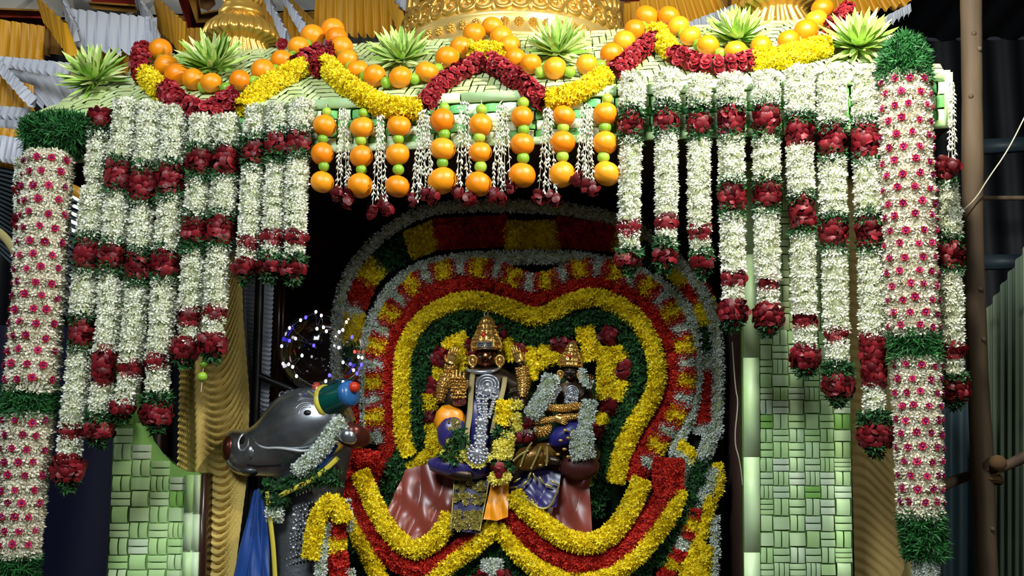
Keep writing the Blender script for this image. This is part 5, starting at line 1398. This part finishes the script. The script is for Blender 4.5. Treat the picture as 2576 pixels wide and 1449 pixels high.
# ear
g = G(); e0 = P(884, 1094, YBL - 0.10)
def ear_shell(sc, off, m, nm):
    gg = G(); ball(gg, (0, 0, 0), (46 * ms * sc, 0.026 * sc, 30 * ms * sc), 20)
    V = gg.v[0]; V[:, 1] += 0.5 * V[:, 0] ** 2 / 0.05
    a = -0.35; ca, sa = math.cos(a), math.sin(a)
    gg.v[0] = np.stack([V[:, 0] * ca - V[:, 2] * sa, V[:, 1], V[:, 0] * sa + V[:, 2] * ca], 1) + e0 + off
    return gg.build(nm, [m], root, smooth=True)
ear_shell(1.0, np.zeros(3), M['muzzle'], 'ear')
ear_shell(0.62, NRM * 0.018 - ALONG * 0.006 - UP * 0.004, M['silver'], 'ear_hollow')
# neck and chest
nk = smooth_path(np.array([(1100, 832, 60, .06), (1150, 806, 78, .08), (1210, 778, 92, .10), (1290, 762, 98, .115), (1380, 758, 110, .13), (1470, 756, 130, .15), (1620, 760, 170, .17)], float), 2)
V = []
for cy, cx, hx, hd in nk:
    V.append(P(cx, cy, YBL + 0.05) + (hx * ms * np.cos(th))[:, None] * ALONG + (hd * np.sin(th))[:, None] * NRM)
V = np.array(V); V[-1, :, 2] = DECK_Z + 0.002
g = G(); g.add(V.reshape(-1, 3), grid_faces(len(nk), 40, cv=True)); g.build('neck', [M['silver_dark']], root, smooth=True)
def ns(px, py, lift=0.0):
    cx = np.interp(py, nk[:, 0], nk[:, 1]); hx = np.interp(py, nk[:, 0], nk[:, 2]); hd = np.interp(py, nk[:, 0], nk[:, 3])
    k = np.clip((px - cx) / hx, -0.98, 0.98); return P(px, py, YBL + 0.05 - hd * math.sqrt(1 - k * k) - lift)
for row, (yl, yr, r) in enumerate(((1260, 1222, 4), (1268, 1230, 4), (1300, 1262, 4), (1340, 1288, 3.2), (1372, 1330, 4), (1380, 1338, 3.2), (1420, 1380, 4), (1436, 1396, 3.2))):
    g = G()
    for x in np.arange(690, 790, 8): ball(g, ns(x, lerp(yl, yr, (x - 690) / 100), 0.001), r * ms, 8)
    g.build('bead_row', [M['silver']], root, smooth=True, kind='stuff')
for row, (yl, yr) in enumerate(((1318, 1276), (1352, 1312), (1402, 1358))):
    for x in (706, 738, 768):
        y = lerp(yl, yr, (x - 690) / 100)
        g = G(); ball(g, ns(x, y, 0.0), (9 * ms, 0.006, 9 * ms), 10)
        for k in range(6): ball(g, ns(x + 12 * math.cos(k * 1.05), y + 12 * math.sin(k * 1.05), 0), 4 * ms, 6)
        g.build('embossed_flower', [M['silver']], root, smooth=True)
# straps and cloth on the bull
for nm, pts, w, m, lb in (('neck_strap', [(700, 1250), (724, 1236), (770, 1216), (815, 1186), (850, 1152)], 13, M['yellow_enamel'], 'pale yellow strap under the bull jaw'), ('neck_strap', [(706, 1240), (760, 1210), (812, 1170), (846, 1118)], 14, M['satin_blue'], 'blue strap behind the yellow strap of the bull')):
    g = G(); tube(g, resample(smooth_path([P(x, y, 2.815 if m is M['yellow_enamel'] else 2.835) for x, y in pts]), n=30), w / 2 * ms, 8, flat=0.4); tag(g.build(nm, [m], loc=P(*pts[0], 2.82), smooth=True), lb, 'strap')
garland('cool white jasmine string wound from the bull ear to below its jaw', [('w', [(862, 1062), (838, 1082), (822, 1112), (790, 1150), (748, 1186)], 42)], 2.815, None)
garland('green leaf garland round the bull neck above the blue cloth', [('L', [(668, 1225), (700, 1228), (750, 1214), (800, 1196), (852, 1206)], 34), ('L', [(690, 1240), (702, 1270)], 54)], 2.825, None)
garland('small white flower bunch on the bull chest beside the blue cloth', [('w', [(676, 1292), (706, 1294)], 40)], 2.82, None)
cloth('blue_cloth', 'blue satin cloth gathered at the top and hanging from the bull neck', [(640, 1234), (654, 1228), (668, 1236)], [(545, 1600), (610, 1590), (690, 1600)], 2.85, 2.80, M['satin_blue'], 0.012, 2.6, 50, 40, seed=4, skew=0.0)
g = G(); tube(g, smooth_path([P(x, y, 2.81) for x, y in [(672, 1236), (680, 1310), (690, 1400), (698, 1600)]]), 6 * ms, 8, flat=0.4); tag(g.build('yellow_ribbon', [M['yellow_enamel']], loc=P(672, 1236, 2.81), smooth=True), 'pale yellow ribbon down the right edge of the blue cloth', 'ribbon')

# ------------------------------------------------------------------ clear balloon with a string of tiny lamps
YBN = 2.86
cb = P(812, 884, YBN); rb = 107 * S(812, 884, YBN)
root = thing('clear_balloon', 'clear balloon with tiny white and blue lights above the bull head', 'balloon', cb - UP * rb)
g = G(); ball(g, cb, rb, 48); g.build('balloon_skin', [M['balloon']], root, smooth=True)
g = G(); lathe(g, [(0.010, 0.01), (0.006, -0.004), (0.010, -0.02), (0.008, -0.024)], cb - UP * (rb + 0.004), 16); g.build('balloon_knot', [M['silver_bright']], root, smooth=True)
g = G(); tube(g, np.array([cb - UP * (rb + 0.02), P(775, 985, 2.88), P(770, 992, 2.90)]), 0.004, 8); g.build('balloon_stick', [M['jasmine_core']], root)
LEDS = [('b', 788, 805), ('w', 804, 788), ('w', 826, 800), ('w', 858, 805), ('b', 710, 852), ('w', 730, 848), ('b', 762, 862), ('w', 718, 873), ('w', 793, 902), ('w', 703, 922), ('w', 716, 916), ('w', 763, 928), ('w', 768, 950), ('w', 822, 866), ('b', 856, 910), ('b', 898, 852), ('w', 882, 916), ('w', 896, 896), ('w', 910, 900), ('b', 904, 916), ('w', 898, 934), ('b', 894, 940), ('r', 868, 878), ('w', 874, 842), ('w', 880, 836), ('w', 840, 832), ('w', 826, 836), ('w', 848, 842), ('w', 872, 966), ('w', 838, 962), ('w', 786, 976), ('b', 850, 948), ('w', 745, 830), ('w', 776, 812)]
lm = {}
for k, mm in (('w', 'led_white'), ('b', 'led_blue'), ('r', 'led_red')):
    g = G(); ball(g, (0, 0, 0), (1, 1, 1.3), 8); lm[k] = g.mesh('lamp_bulb', [M[mm]], smooth=True)
prev = []
for k, x, y in LEDS:
    p = P(x, y, YBN); d = p - cb; q = np.linalg.norm(d[[0, 2]]); 
    if q > rb * 0.93: p = cb + d * (rb * 0.93 / q); q = rb * 0.93
    p = p + NRM * math.sqrt(max(0, (rb * 0.95) ** 2 - q * q)) * (1 if random.random() < 0.75 else -1)
    r_ = 3.4 * ms if k == 'w' else 3.8 * ms
    put('lamp_bulb', lm[k], root, p, None, (r_, r_, r_)); prev.append(p)
g = G(); tube(g, smooth_path(np.array(sorted([tuple(p) for p in prev], key=lambda t: math.atan2(t[2] - cb[2], t[0] - cb[0]))), 1), 0.0005, 5); g.build('lamp_wire', [M['silver_bright']], root)
# ------------------------------------------------------------------ the two idols
YI = 3.04
class Fig:
    """places idol points given in photograph px of the first idol, moved and scaled for the second"""
    def __init__(s, cx, cy, sc, Y0, lean=0.0):
        s.cx, s.cy, s.sc, s.Y0, s.lean = cx, cy, sc, Y0, lean
        s.m = S(cx, cy, Y0) * sc
    def p(s, x, y, d=0.0):
        u, v = (x - 1225), (y - 1000)
        return P(s.cx + s.sc * (u - s.lean * v), s.cy + s.sc * (v + s.lean * u), s.Y0) + NRM * (-d)
def skin_body(f, joints, bones, mname, root, name='body'):
    me = bpy.data.meshes.new(name)
    off = np.array(root.location)
    vs = [f.p(x, y, d) - off for x, y, d, r in joints]
    me.from_pydata([tuple(v) for v in vs], bones, [])
    o = bpy.data.objects.new(name, me); COL.objects.link(o); o.parent = root
    sk = me.skin_vertices if len(me.skin_vertices) else None
    md = o.modifiers.new('skin', 'SKIN'); md.use_smooth_shade = True
    if not len(me.skin_vertices):
        with bpy.context.temp_override(object=o, active_object=o):
            bpy.ops.mesh.customdata_skin_add()
    for i, (x, y, d, r) in enumerate(joints):
        me.skin_vertices[0].data[i].radius = (r * f.m, r * f.m)
        me.skin_vertices[0].data[i].use_root = (i == 0)
    sb = o.modifiers.new('smooth', 'SUBSURF'); sb.levels = 2; sb.render_levels = 2
    me.materials.append(M[mname])
    return o
def beads(root, pts, nrm, size, mname, name, tilt=0.2, T=T_BEAD):
    g = G(); scatter(g, T, np.array(pts), np.array(nrm), size, tilt); return g.build(name, [M[mname]], root, smooth=True, kind='stuff')
def armour(root, f, pts, rad, mname='gold_idol', name='arm_cover'):
    """embossed metal cover round a limb"""
    path = resample(smooth_path([f.p(*q) for q in pts], 2), n=24)
    rr = np.interp(np.linspace(0, 1, 24), np.linspace(0, 1, len(rad)), rad) * f.m
    g = G(); tube(g, path, rr, 18)
    pos, nrm = tube_points(path, rr, 7 * f.m, caps=False)
    scatter(g, T_BEAD, pos, nrm, 4.0 * f.m, 0.3, 0)
    for i in range(2, 24, 5):
        T, A, B = frames(path); a = np.linspace(0, 2 * PI, 17)
        tube(g, path[i] + rr[i] * 1.06 * (np.cos(a)[:, None] * A[i] + np.sin(a)[:, None] * B[i]), 2.6 * f.m, 6, caps=False)
    return g.build(name, [M[mname]], root, smooth=True)
def hand(root, f, x, y, d, up, side, mname='gold_idol', size=1.0, name='hand'):
    """open palm with four unequal fingers and a thumb leaving its side; up and side are px directions"""
    g = G(); u = np.array(up, float); u /= np.linalg.norm(u); s = np.array(side, float)
    q = lambda a, b, dd=0: f.p(x + (u[0] * a + s[0] * b) * size, y + (u[1] * a + s[1] * b) * size, d + dd * size)
    path = np.array([q(-14, 0), q(-6, 0), q(4, 0), q(12, 0)])
    tube(g, path, np.array([8, 11, 13, 11]) * f.m * size, 14, flat=0.5)
    for b, L in ((-9, 17), (-3, 21), (3, 20), (9, 15)):
        fp = smooth_path([q(9, b), q(9 + L * 0.5, b * 1.08, -0.003), q(9 + L, b * 1.12, 0.002)], 1)
        tube(g, fp, np.linspace(3.6, 2.2, len(fp)) * f.m * size, 8); ball(g, fp[-1], 2.3 * f.m * size, 8)
    tp = smooth_path([q(-6, 10), q(2, 16, -0.003), q(10, 17, -0.004)], 1)
    tube(g, tp, np.linspace(4.2, 2.6, len(tp)) * f.m * size, 8); ball(g, tp[-1], 2.7 * f.m * size, 8)
    return g.build(name, [M[mname]], root, smooth=True)
def face(root, f, mname):
    c0 = f.p(1225, 903, -0.004)
    g = G(); ball(g, c0, (25 * f.m, 24 * f.m, 29 * f.m), 32)
    ball(g, f.p(1225, 918, -0.018), (14 * f.m, 10 * f.m, 10 * f.m), 16)
    ball(g, f.p(1212, 910, -0.014), (9 * f.m, 9 * f.m, 9 * f.m), 14); ball(g, f.p(1238, 910, -0.014), (9 * f.m, 9 * f.m, 9 * f.m), 14)
    o = g.build('face', [M[mname]], root, smooth=True)
    g = G(); tube(g, np.array([f.p(1225, 893, -0.028), f.p(1225, 902, -0.033), f.p(1225, 909, -0.036)]), np.array([2, 3.2, 4.6]) * f.m, 10); ball(g, f.p(1225, 909, -0.034), 4.4 * f.m, 10)
    g.build('nose', [M[mname]], o, smooth=True)
    for s in (-1, 1):
        g = G(); ball(g, f.p(1225 + s * 10, 899, -0.027), (6.0 * f.m, 3 * f.m, 2.8 * f.m), 14); g.build('eye', [M['silver_bright']], o, smooth=True)
        g = G(); ball(g, f.p(1225 + s * 10, 899, -0.0305), (2.2 * f.m, 1.4 * f.m, 2.2 * f.m), 10); g.build('pupil', [M['black']], o, smooth=True)
        g = G(); tube(g, np.array([f.p(1225 + s * (4 + 3 * k), 893 - 1.6 * math.sin(k * 0.8), -0.027) for k in range(5)]), 1.2 * f.m, 6); g.build('eyebrow', [M['black']], o, smooth=True)
        g = G(); a = np.linspace(0, 2 * PI, 20)
        ball(g, f.p(1225 + s * 26, 903, 0.0), (4 * f.m, 6 * f.m, 12 * f.m), 12)
        g.build('ear', [M[mname]], o, smooth=True)
        g = G(); tube(g, np.array([f.p(1225 + s * 34 + 10 * math.cos(t), 908 + 13 * math.sin(t), -0.012) for t in a]), 3.6 * f.m, 8, caps=False)
        ball(g, f.p(1225 + s * 34, 908, -0.012), (6 * f.m, 4 * f.m, 9 * f.m), 10); ball(g, f.p(1225 + s * 34, 924, -0.014), 6 * f.m, 10)
        g.build('earring', [M['gold_idol']], root, smooth=True)
    g = G(); tube(g, smooth_path([f.p(1217, 917, -0.0275), f.p(1225, 919.5, -0.031), f.p(1233, 917, -0.0275)], 1), 1.6 * f.m, 8); ball(g, f.p(1225, 921, -0.029), (5 * f.m, 3 * f.m, 1.8 * f.m), 10)
    g.build('mouth', [mat('idol_lips', c(120, 50, 44), 0.35, metal=0.6)], o, smooth=True)
    return o
def crown(root, f, prongs=True):
    b = f.p(1225, 882, 0.0); m = f.m
    axis = unit(f.p(1225, 800) - f.p(1225, 880))
    g = G()
    prof = np.array([(26, 0), (35, 2), (37, 8), (34, 14), (36, 20), (34, 34), (31, 38), (27, 40), (28, 46), (27, 52), (22, 55), (23, 60), (21, 68), (16, 71), (17, 75), (13, 82), (7, 87), (3, 90), (.01, 91)], float) * m
    lathe(g, prof, b, 40, ribs=10, amp=0.05, axis=axis)
    o = g.build('crown', [M['gold_idol']], root, smooth=True)
    pos, nr = [], []
    x = unit(np.cross(axis, NRM)); y = np.cross(axis, x)
    for h, r, n in ((6, 38, 26), (20, 37, 24), (30, 36, 20), (46, 29, 20), (60, 24, 16), (72, 18, 12)):
        for k in range(n):
            a = 2 * PI * k / n; dd = math.cos(a) * x + math.sin(a) * y
            pos.append(b + axis * h * m + dd * r * m); nr.append(dd)
    g = G(); scatter(g, T_BEAD, np.array(pos), np.array(nr), 3.4 * m, 0.2); g.build('crown_beads', [M['gold_idol']], o, smooth=True, kind='stuff')
    g = G(); ball(g, f.p(1222, 846, -0.040), (6 * m, 4 * m, 8 * m), 12); g.build('red_gem', [M['red_enamel']], o, smooth=True)
    for s in (-1, 1):
        g = G(); tube(g, smooth_path([f.p(1225 + s * 22, 830, -0.012), f.p(1225 + s * 30, 850, -0.012), f.p(1225 + s * 38, 868, -0.01), f.p(1225 + s * 34, 884, -0.01)]), 4 * m, 8); g.build('crown_wing', [M['gold_idol']], o, smooth=True)
        if prongs:
            g = G(); tube(g, smooth_path([f.p(1223, 800, 0), f.p(1223 + s * 5, 794, 0), f.p(1223 + s * 4, 786, 0)], 1), 1.8 * m, 8); g.build('crown_prong', [M['silver_bright']], o, smooth=True)
    return o

F1 = Fig(1225, 1000, 1.0, YI)
root = thing('first_idol', 'seated idol with four arms, tall gold crown and silver pendant, centre of the arch', 'idol statue', F1.p(1225, 1185))
J = [(1225, 1140, 0, 44), (1225, 1080, 0, 38), (1225, 1010, 0, 48), (1225, 962, 0, 46), (1225, 932, 0, 15), (1225, 905, 0, 22), (1225, 880, 0, 20),
     (1160, 952, 0, 27), (1136, 1000, 0.0, 19), (1144, 1028, -0.035, 14), (1160, 1004, -0.065, 10),
     (1140, 985, 0.03, 17), (1128, 930, 0.015, 12), (1134, 908, 0.0, 9),
     (1290, 952, 0, 27), (1316, 1000, 0, 19), (1316, 1030, -0.03, 14), (1306, 1010, -0.06, 10),
     (1312, 985, 0.03, 17), (1316, 930, 0.015, 12), (1306, 908, 0.0, 9),
     (1195, 1150, -0.02, 32), (1112, 1164, -0.035, 28), (1160, 1190, -0.075, 19), (1205, 1194, -0.085, 14),
     (1255, 1150, -0.02, 32), (1318, 1168, -0.035, 26), (1280, 1196, -0.07, 18), (1240, 1200, -0.085, 13)]
B = [(0, 1), (1, 2), (2, 3), (3, 4), (4, 5), (5, 6), (3, 7), (7, 8), (8, 9), (9, 10), (7, 11), (11, 12), (12, 13), (3, 14), (14, 15), (15, 16), (16, 17), (14, 18), (18, 19), (19, 20), (0, 21), (21, 22), (22, 23), (23, 24), (0, 25), (25, 26), (26, 27), (27, 28)]
skin_body(F1, J, B, 'bronze', root)
face(root, F1, 'face_gold'); crown(root, F1)
g = G(); slab(g, [F1.p(1207, 862, -0.046), F1.p(1244, 862, -0.046), F1.p(1244, 880, -0.046), F1.p(1207, 880, -0.046)], 0.006); o = g.build('forehead_plate', [M['silver_bright']], root)
for k in range(3):
    g = G(); tube(g, np.array([F1.p(1209, 866 + 5 * k, -0.048), F1.p(1242, 866 + 5 * k, -0.048)]), 1.3 * F1.m, 6); g.build('plate_line', [M['silver_dark']], o, smooth=True)
g = G(); tube(g, np.array([F1.p(1225, 863, -0.049), F1.p(1225, 879, -0.049)]), 2.2 * F1.m, 6); g.build('plate_line', [M['silver_bright']], o, smooth=True)
# gold arm covers and hands
armour(root, F1, [(1136, 990, 0.03), (1128, 945, 0.015), (1132, 918, 0)], [20, 17, 12])
armour(root, F1, [(1112, 1010, -0.02), (1116, 978, -0.01), (1124, 945, 0.0)], [9, 16, 15])
armour(root, F1, [(1316, 1002, -0.02), (1318, 960, 0.0), (1312, 925, 0.0)], [11, 17, 15])
hand(root, F1, 1136, 902, -0.004, (0.25, -1), (-1, 0.2), size=1.0)
hand(root, F1, 1304, 898, -0.004, (-0.3, -1), (1, 0.2), size=1.0)
hand(root, F1, 1166, 976, -0.085, (0, -1), (1, 0), size=1.35, name='blessing_hand')
g = G(); pth = [F1.p(1166, 1000, -0.080), F1.p(1166, 985, -0.085), F1.p(1166, 955, -0.088)]
pos, nr = tube_points(resample(pth, n=8), 18 * F1.m, 8 * F1.m, ang=1.4, flat=0.5); scatter(g, T_BEAD, pos, nr, 4.2 * F1.m, 0.3); g.build('hand_jewels', [M['gold_idol']], root, smooth=True, kind='stuff')
hand(root, F1, 1306, 1006, -0.07, (-0.1, 1), (-1, 0), mname='bronze', size=0.9)
# silver ornaments
g = G(); a = np.linspace(PI * 1.02, PI * 1.98, 26)
tube(g, np.array([F1.p(1218 + 42 * math.cos(t), 926 - 13 * math.sin(t), -0.030 - 0.024 * abs(math.sin(t))) for t in a]), np.array([1.5 + 4.5 * math.sin(PI * i / 25) for i in range(26)]) * F1.m, 10)
g.build('neck_crescent', [M['silver_bright']], root, smooth=True)
def pendant(f, x, y, w, h, d, root, name='breast_pendant'):
    g = G(); pts = [(x - w / 2, y + h / 2), (x - w / 2, y - h * 0.1)] + [(x + w / 2 * math.cos(t), y - h * 0.1 - h * 0.4 * math.sin(t)) for t in np.linspace(PI, 0, 14)] + [(x + w / 2, y + h / 2)]
    fr = np.array([f.p(px, py, d) for px, py in pts]); n = len(fr)
    g.add(np.vstack([fr, fr - NRM * 0.008]), [np.array([list(range(n))]), np.array([[i, (i + 1) % n, n + (i + 1) % n, n + i] for i in range(n)])])
    o = g.build(name, [M['silver_bright']], root)
    for k, s in enumerate((0.92, 0.66, 0.4)):
        g = G(); tube(g, np.array([f.p(x + w / 2 * s * math.cos(t), y - h * 0.05 - h * 0.42 * s * math.sin(t), d - 0.003) for t in np.linspace(PI * 1.1, -0.1 * PI, 20)]), 2.4 * f.m, 6); g.build('pendant_arc', [M['silver_bright']], o, smooth=True)
    pos = np.array([f.p(x + random.uniform(-.48, .48) * w, y + random.uniform(0.05, .5) * h, d - 0.004) for _ in range(70)])
    g = G(); scatter(g, T_BEAD, pos, np.broadcast_to(NRM, pos.shape), 3.6 * f.m, 0.4)
    ball(g, f.p(x, y - h * 0.02, d - 0.006), (7 * f.m, 5 * f.m, 9 * f.m), 10); ball(g, f.p(x, y + h * 0.2, d - 0.006), (14 * f.m, 5 * f.m, 8 * f.m), 10)
    g.build('pendant_figure', [M['silver_bright']], o, smooth=True, kind='stuff')
    return o
pendant(F1, 1234, 974, 60, 64, -0.058, root)
def chain(f, pts, r, root, name='silver_chain', mname='silver_bright', d=-0.075, n=None):
    path = smooth_path([f.p(x, y, d) for x, y in pts], 2)
    rr = np.interp(np.linspace(0, 1, len(path)), np.linspace(0, 1, len(r)), r) * f.m
    g = G(); tube(g, path, rr * 0.6, 8, flat=0.6)
    pos, nr = tube_points(path, rr * 0.7, 6.5 * f.m, flat=0.6, ang=2.0)
    scatter(g, T_BEAD, pos, nr, 4.2 * f.m, 0.4)
    return g.build(name, [M[mname]], root, smooth=True, kind='stuff')
chain(F1, [(1214, 1005), (1216, 1030), (1224, 1050)], [6, 6, 4], root); chain(F1, [(1252, 1000), (1250, 1025), (1240, 1050)], [6, 6, 4], root)
chain(F1, [(1230, 1006), (1231, 1030), (1230, 1052)], [9, 7, 9], root, d=-0.08)
for k, (y, w, h) in enumerate(((1062, 17, 14), (1082, 15, 10), (1100, 19, 10), (1116, 15, 9))):
    g = G(); ball(g, F1.p(1224 - k, y, -0.090), (w * F1.m, 0.010, h * F1.m), 16)
    for i in range(9):
        a = i * 0.7; ball(g, F1.p(1224 - k + w * 0.8 * math.cos(a), y + h * 0.9 * math.sin(a), -0.098), 3.6 * F1.m, 8)
    g.build('drop_plate', [M['silver_bright']], root, smooth=True)
g = G(); cx, cy = 1216, 1140
ball(g, F1.p(cx, cy, -0.098), (17 * F1.m, 0.014, 17 * F1.m), 16)
for n, r_, s in ((14, 24, 5), (11, 17, 4.5), (7, 9, 4)):
    for i in range(n): ball(g, F1.p(cx + r_ * math.cos(6.283 * i / n), cy + r_ * math.sin(6.283 * i / n), -0.106), s * F1.m, 8)
o = g.build('drop_rosette', [M['silver_bright']], root, smooth=True)
g = G(); pos = np.array([F1.p(cx + 30 * math.cos(a), cy + 4 + 26 * math.sin(a), -0.100) for a in np.linspace(0.1, PI - 0.1, 16)]); scatter(g, T_JAS, pos, np.broadcast_to(NRM, pos.shape), 8 * F1.m, 0.4); g.build('rosette_fringe', [M['pale_yellow']], o, kind='stuff')
# sash ribbons and wrapped cloth
def ribbon(f, pts, w, mname, root, name, d, flat=0.25):
    pp = [f.p(*q) if len(q) == 3 else f.p(q[0], q[1], d) for q in pts]
    g = G(); path = resample(smooth_path(pp, 2), n=24); tube(g, path, w / 2 * f.m, 10, flat=flat); return g.build(name, [M[mname]], root, smooth=True)
ribbon(F1, [(1196, 942, -0.05), (1194, 990, -0.066), (1192, 1050, -0.072), (1186, 1090, -0.085), (1186, 1140, -0.085)], 14, 'sash', root, 'sash_ribbon', 0)
ribbon(F1, [(1276, 950, -0.045), (1272, 990, -0.06), (1256, 1040, -0.066), (1248, 1090, -0.075)], 13, 'sash', root, 'sash_ribbon', 0)
def blob(f, x, y, d, rx, ry, rd, mname, root, name, rot=0.0):
    g = G(); ball(g, (0, 0, 0), (rx * f.m, rd, ry * f.m), 24); V = g.v[0]
    V = V * (1 + 0.05 * np.sin(V[:, :1] / f.m * 0.22 + 1) * np.sin(V[:, 2:] / f.m * 0.16))
    ca, sa = math.cos(rot), math.sin(rot)
    g.v[0] = np.stack([V[:, 0] * ca - V[:, 2] * sa, V[:, 1], V[:, 0] * sa + V[:, 2] * ca], 1) + f.p(x, y, d)
    return g.build(name, [M[mname]], root, smooth=True)
blob(F1, 1140, 1062, -0.045, 40, 44, 0.03, 'orange_silk', root, 'orange_wrap', 0.5)
o = blob(F1, 1148, 1092, -0.055, 40, 48, 0.034, 'purple', root, 'purple_wrap', 0.3)
pos = np.array([F1.p(1156 + random.uniform(-16, 16), 1070 + random.uniform(-14, 16), -0.089) for _ in range(18)]); g = G(); scatter(g, T_CHR, pos, np.broadcast_to(NRM, pos.shape), 5.5 * F1.m, 0.3); g.build('gold_pattern', [M['zari']], o, kind='stuff')
blob(F1, 1210, 1085, -0.045, 34, 84, 0.028, 'satin_blue', root, 'blue_wrap', 0.05).data.materials[0] = mat('deep_blue_silk', c(34, 34, 110), 0.35, spec=0.5)
blob(F1, 1165, 1174, -0.05, 82, 30, 0.05, 'purple', root, 'lap_cloth', -0.12)
blob(F1, 1275, 1150, -0.03, 40, 44, 0.035, 'purple', root, 'lap_cloth', 0.1)
blob(F1, 1165, 1012, -0.058, 18, 12, 0.02, 'satin_red', root, 'cuff', 0.0)
# flowers set on the first idol
def posy(label, runs, Y0, name='posy'):
    garland(label, runs, Y0, None, 'flowers', name, 0.7)
posy('leaf sprig with pale yellow flowers on the left knee of the first idol', [('L', [(1148, 1092), (1160, 1110), (1150, 1135)], 46), ('L', [(1124, 1132), (1150, 1160)], 46), ('P', [(1122, 1148), (1140, 1140), (1165, 1146)], 26), ('P', [(1136, 1112), (1139, 1120)], 18)], 2.95)
posy('yellow chrysanthemum bunch with a red bloom between the two idols', [('Y', [(1272, 1015), (1270, 1040), (1266, 1062)], 38), ('P', [(1290, 1020), (1306, 1018)], 18), ('P', [(1294, 1050), (1300, 1078)], 26), ('R', [(1270, 1066), (1278, 1074)], 22)], 2.955)
posy('pale yellow chrysanthemum bunch on green leaves, left of the gold cloth', [('L', [(1252, 1086), (1290, 1088)], 24), ('P', [(1280, 1096), (1274, 1110)], 36), ('P', [(1268, 1118), (1264, 1150)], 48), ('L', [(1240, 1168), (1284, 1170)], 24)], 2.95)
posy('dark red round bloom with a cream ring above the orange cloth', [('P', [(1238, 1200), (1256, 1210), (1276, 1198)], 22), ('R', [(1256, 1176), (1258, 1198)], 32)], 2.945)

F2 = Fig(1432, 1012, 0.74, 3.05, 0.05)
root = thing('second_idol', 'smaller seated idol with dark gold crown, blue silk and white garlands, right of the first', 'idol statue', F2.p(1225, 1190))
J2 = [(1225, 1140, 0, 44), (1225, 1080, 0, 32), (1225, 1010, 0, 44), (1225, 965, 0, 40), (1225, 932, 0, 14), (1225, 905, 0, 22), (1225, 880, 0, 20),
      (1172, 962, 0, 22), (1150, 1020, -0.01, 16), (1172, 1058, -0.06, 11), (1192, 1060, -0.075, 9),
      (1278, 962, 0, 22), (1302, 1015, 0, 16), (1296, 968, -0.03, 11), (1292, 950, -0.035, 9),
      (1190, 1150, -0.02, 34), (1110, 1170, -0.03, 28), (1170, 1196, -0.07, 18), (1215, 1200, -0.08, 13),
      (1262, 1150, -0.02, 34), (1330, 1172, -0.03, 26), (1290, 1200, -0.07, 17), (1250, 1206, -0.08, 12)]
B2 = [(0, 1), (1, 2), (2, 3), (3, 4), (4, 5), (5, 6), (3, 7), (7, 8), (8, 9), (9, 10), (3, 11), (11, 12), (12, 13), (13, 14), (0, 15), (15, 16), (16, 17), (17, 18), (0, 19), (19, 20), (20, 21), (21, 22)]
skin_body(F2, J2, B2, 'bronze', root)
face(root, F2, 'bronze'); crown(root, F2, False)
hand(root, F2, 1292, 938, -0.045, (0, -1), (-1, 0), mname='face_gold', size=1.1)
hand(root, F2, 1200, 1060, -0.085, (1, 0.3), (0, -1), mname='gold_idol', size=1.0)
pendant(F2, 1238, 974, 46, 62, -0.062, root)
chain(F2, [(1172, 1004), (1180, 975), (1200, 955)], [12, 16, 10], root)
chain(F2, [(1160, 1022), (1215, 1026), (1262, 1010), (1285, 1018)], [12, 16, 16, 8], root, 'gold_belt', 'gold_idol')
chain(F2, [(1110, 1074), (1160, 1066), (1222, 1052), (1290, 1044)], [9, 12, 12, 8], root, 'gold_belt', 'gold_idol', -0.082)
chain(F2, [(1118, 1100), (1150, 1110), (1170, 1080)], [20, 26, 14], root, 'gold_bangle', 'gold_idol', -0.07)
blob(F2, 1235, 1105, -0.05, 76, 40, 0.035, 'purple', root, 'purple_wrap', 0.45).data.materials[0] = bpy.data.materials['deep_blue_silk']
o = blob(F2, 1120, 1190, -0.06, 78, 44, 0.04, 'gold_cloth', root, 'gold_wrap', 0.25); o.data.materials[0] = mat('gold_brocade', c(120, 86, 34), 0.3, metal=0.5, bump=(60, 0.5))
for k, pts in enumerate(([(1085, 1222), (1100, 1170), (1120, 1140)], [(1120, 1228), (1140, 1180), (1150, 1150)], [(1170, 1215), (1172, 1180), (1168, 1150)], [(1060, 1205), (1085, 1180), (1110, 1168)])):
    ribbon(F2, [(x, y, -0.105) for x, y in pts], 7, 'zari', root, 'gold_pleat', 0, 0.6)
for k, (x, y) in enumerate(((1225, 1096), (1236, 1120), (1212, 1130), (1250, 1100), (1258, 1150), (1226, 1158), (1205, 1176), (1240, 1182), (1170, 1200), (1150, 1215))):
    g = G(); ball(g, F2.p(x, y, -0.097), (9 * F2.m, 0.004, 5 * F2.m), 8, axis=None); g.build('gold_mark', [M['gold_idol']], root, smooth=True)
blob(F2, 1275, 1215, -0.05, 66, 44, 0.04, 'satin_red', root, 'maroon_wrap', 0.0).data.materials[0] = mat('dark_maroon', c(70, 26, 24), 0.5)
posy('white tuberose garland slanting over the shoulder of the second idol', [('w', [(1388, 948), (1376, 980), (1358, 1015), (1336, 1044)], 44)], 2.955, 'white_garland')
posy('white tuberose garland hanging in a thick tassel right of the second idol', [('w', [(1484, 1012), (1476, 1050), (1468, 1090)], 38), ('w', [(1466, 1092), (1462, 1120), (1468, 1150)], 66)], 2.96, 'white_garland')
posy('dark red bloom between the idols above the gold cloth', [('R', [(1325, 1062), (1335, 1066)], 26), ('w', [(1318, 1084), (1340, 1088)], 14)], 2.955)
posy('round dark maroon flower ball above the gold cloth of the second idol', [('R', [(1305, 1098), (1340, 1100)], 34)], 2.965)
posy('white conch shaped flower bunch beside the crown of the second idol', [('w', [(1466, 934), (1468, 958), (1484, 968)], 13)], 2.98)
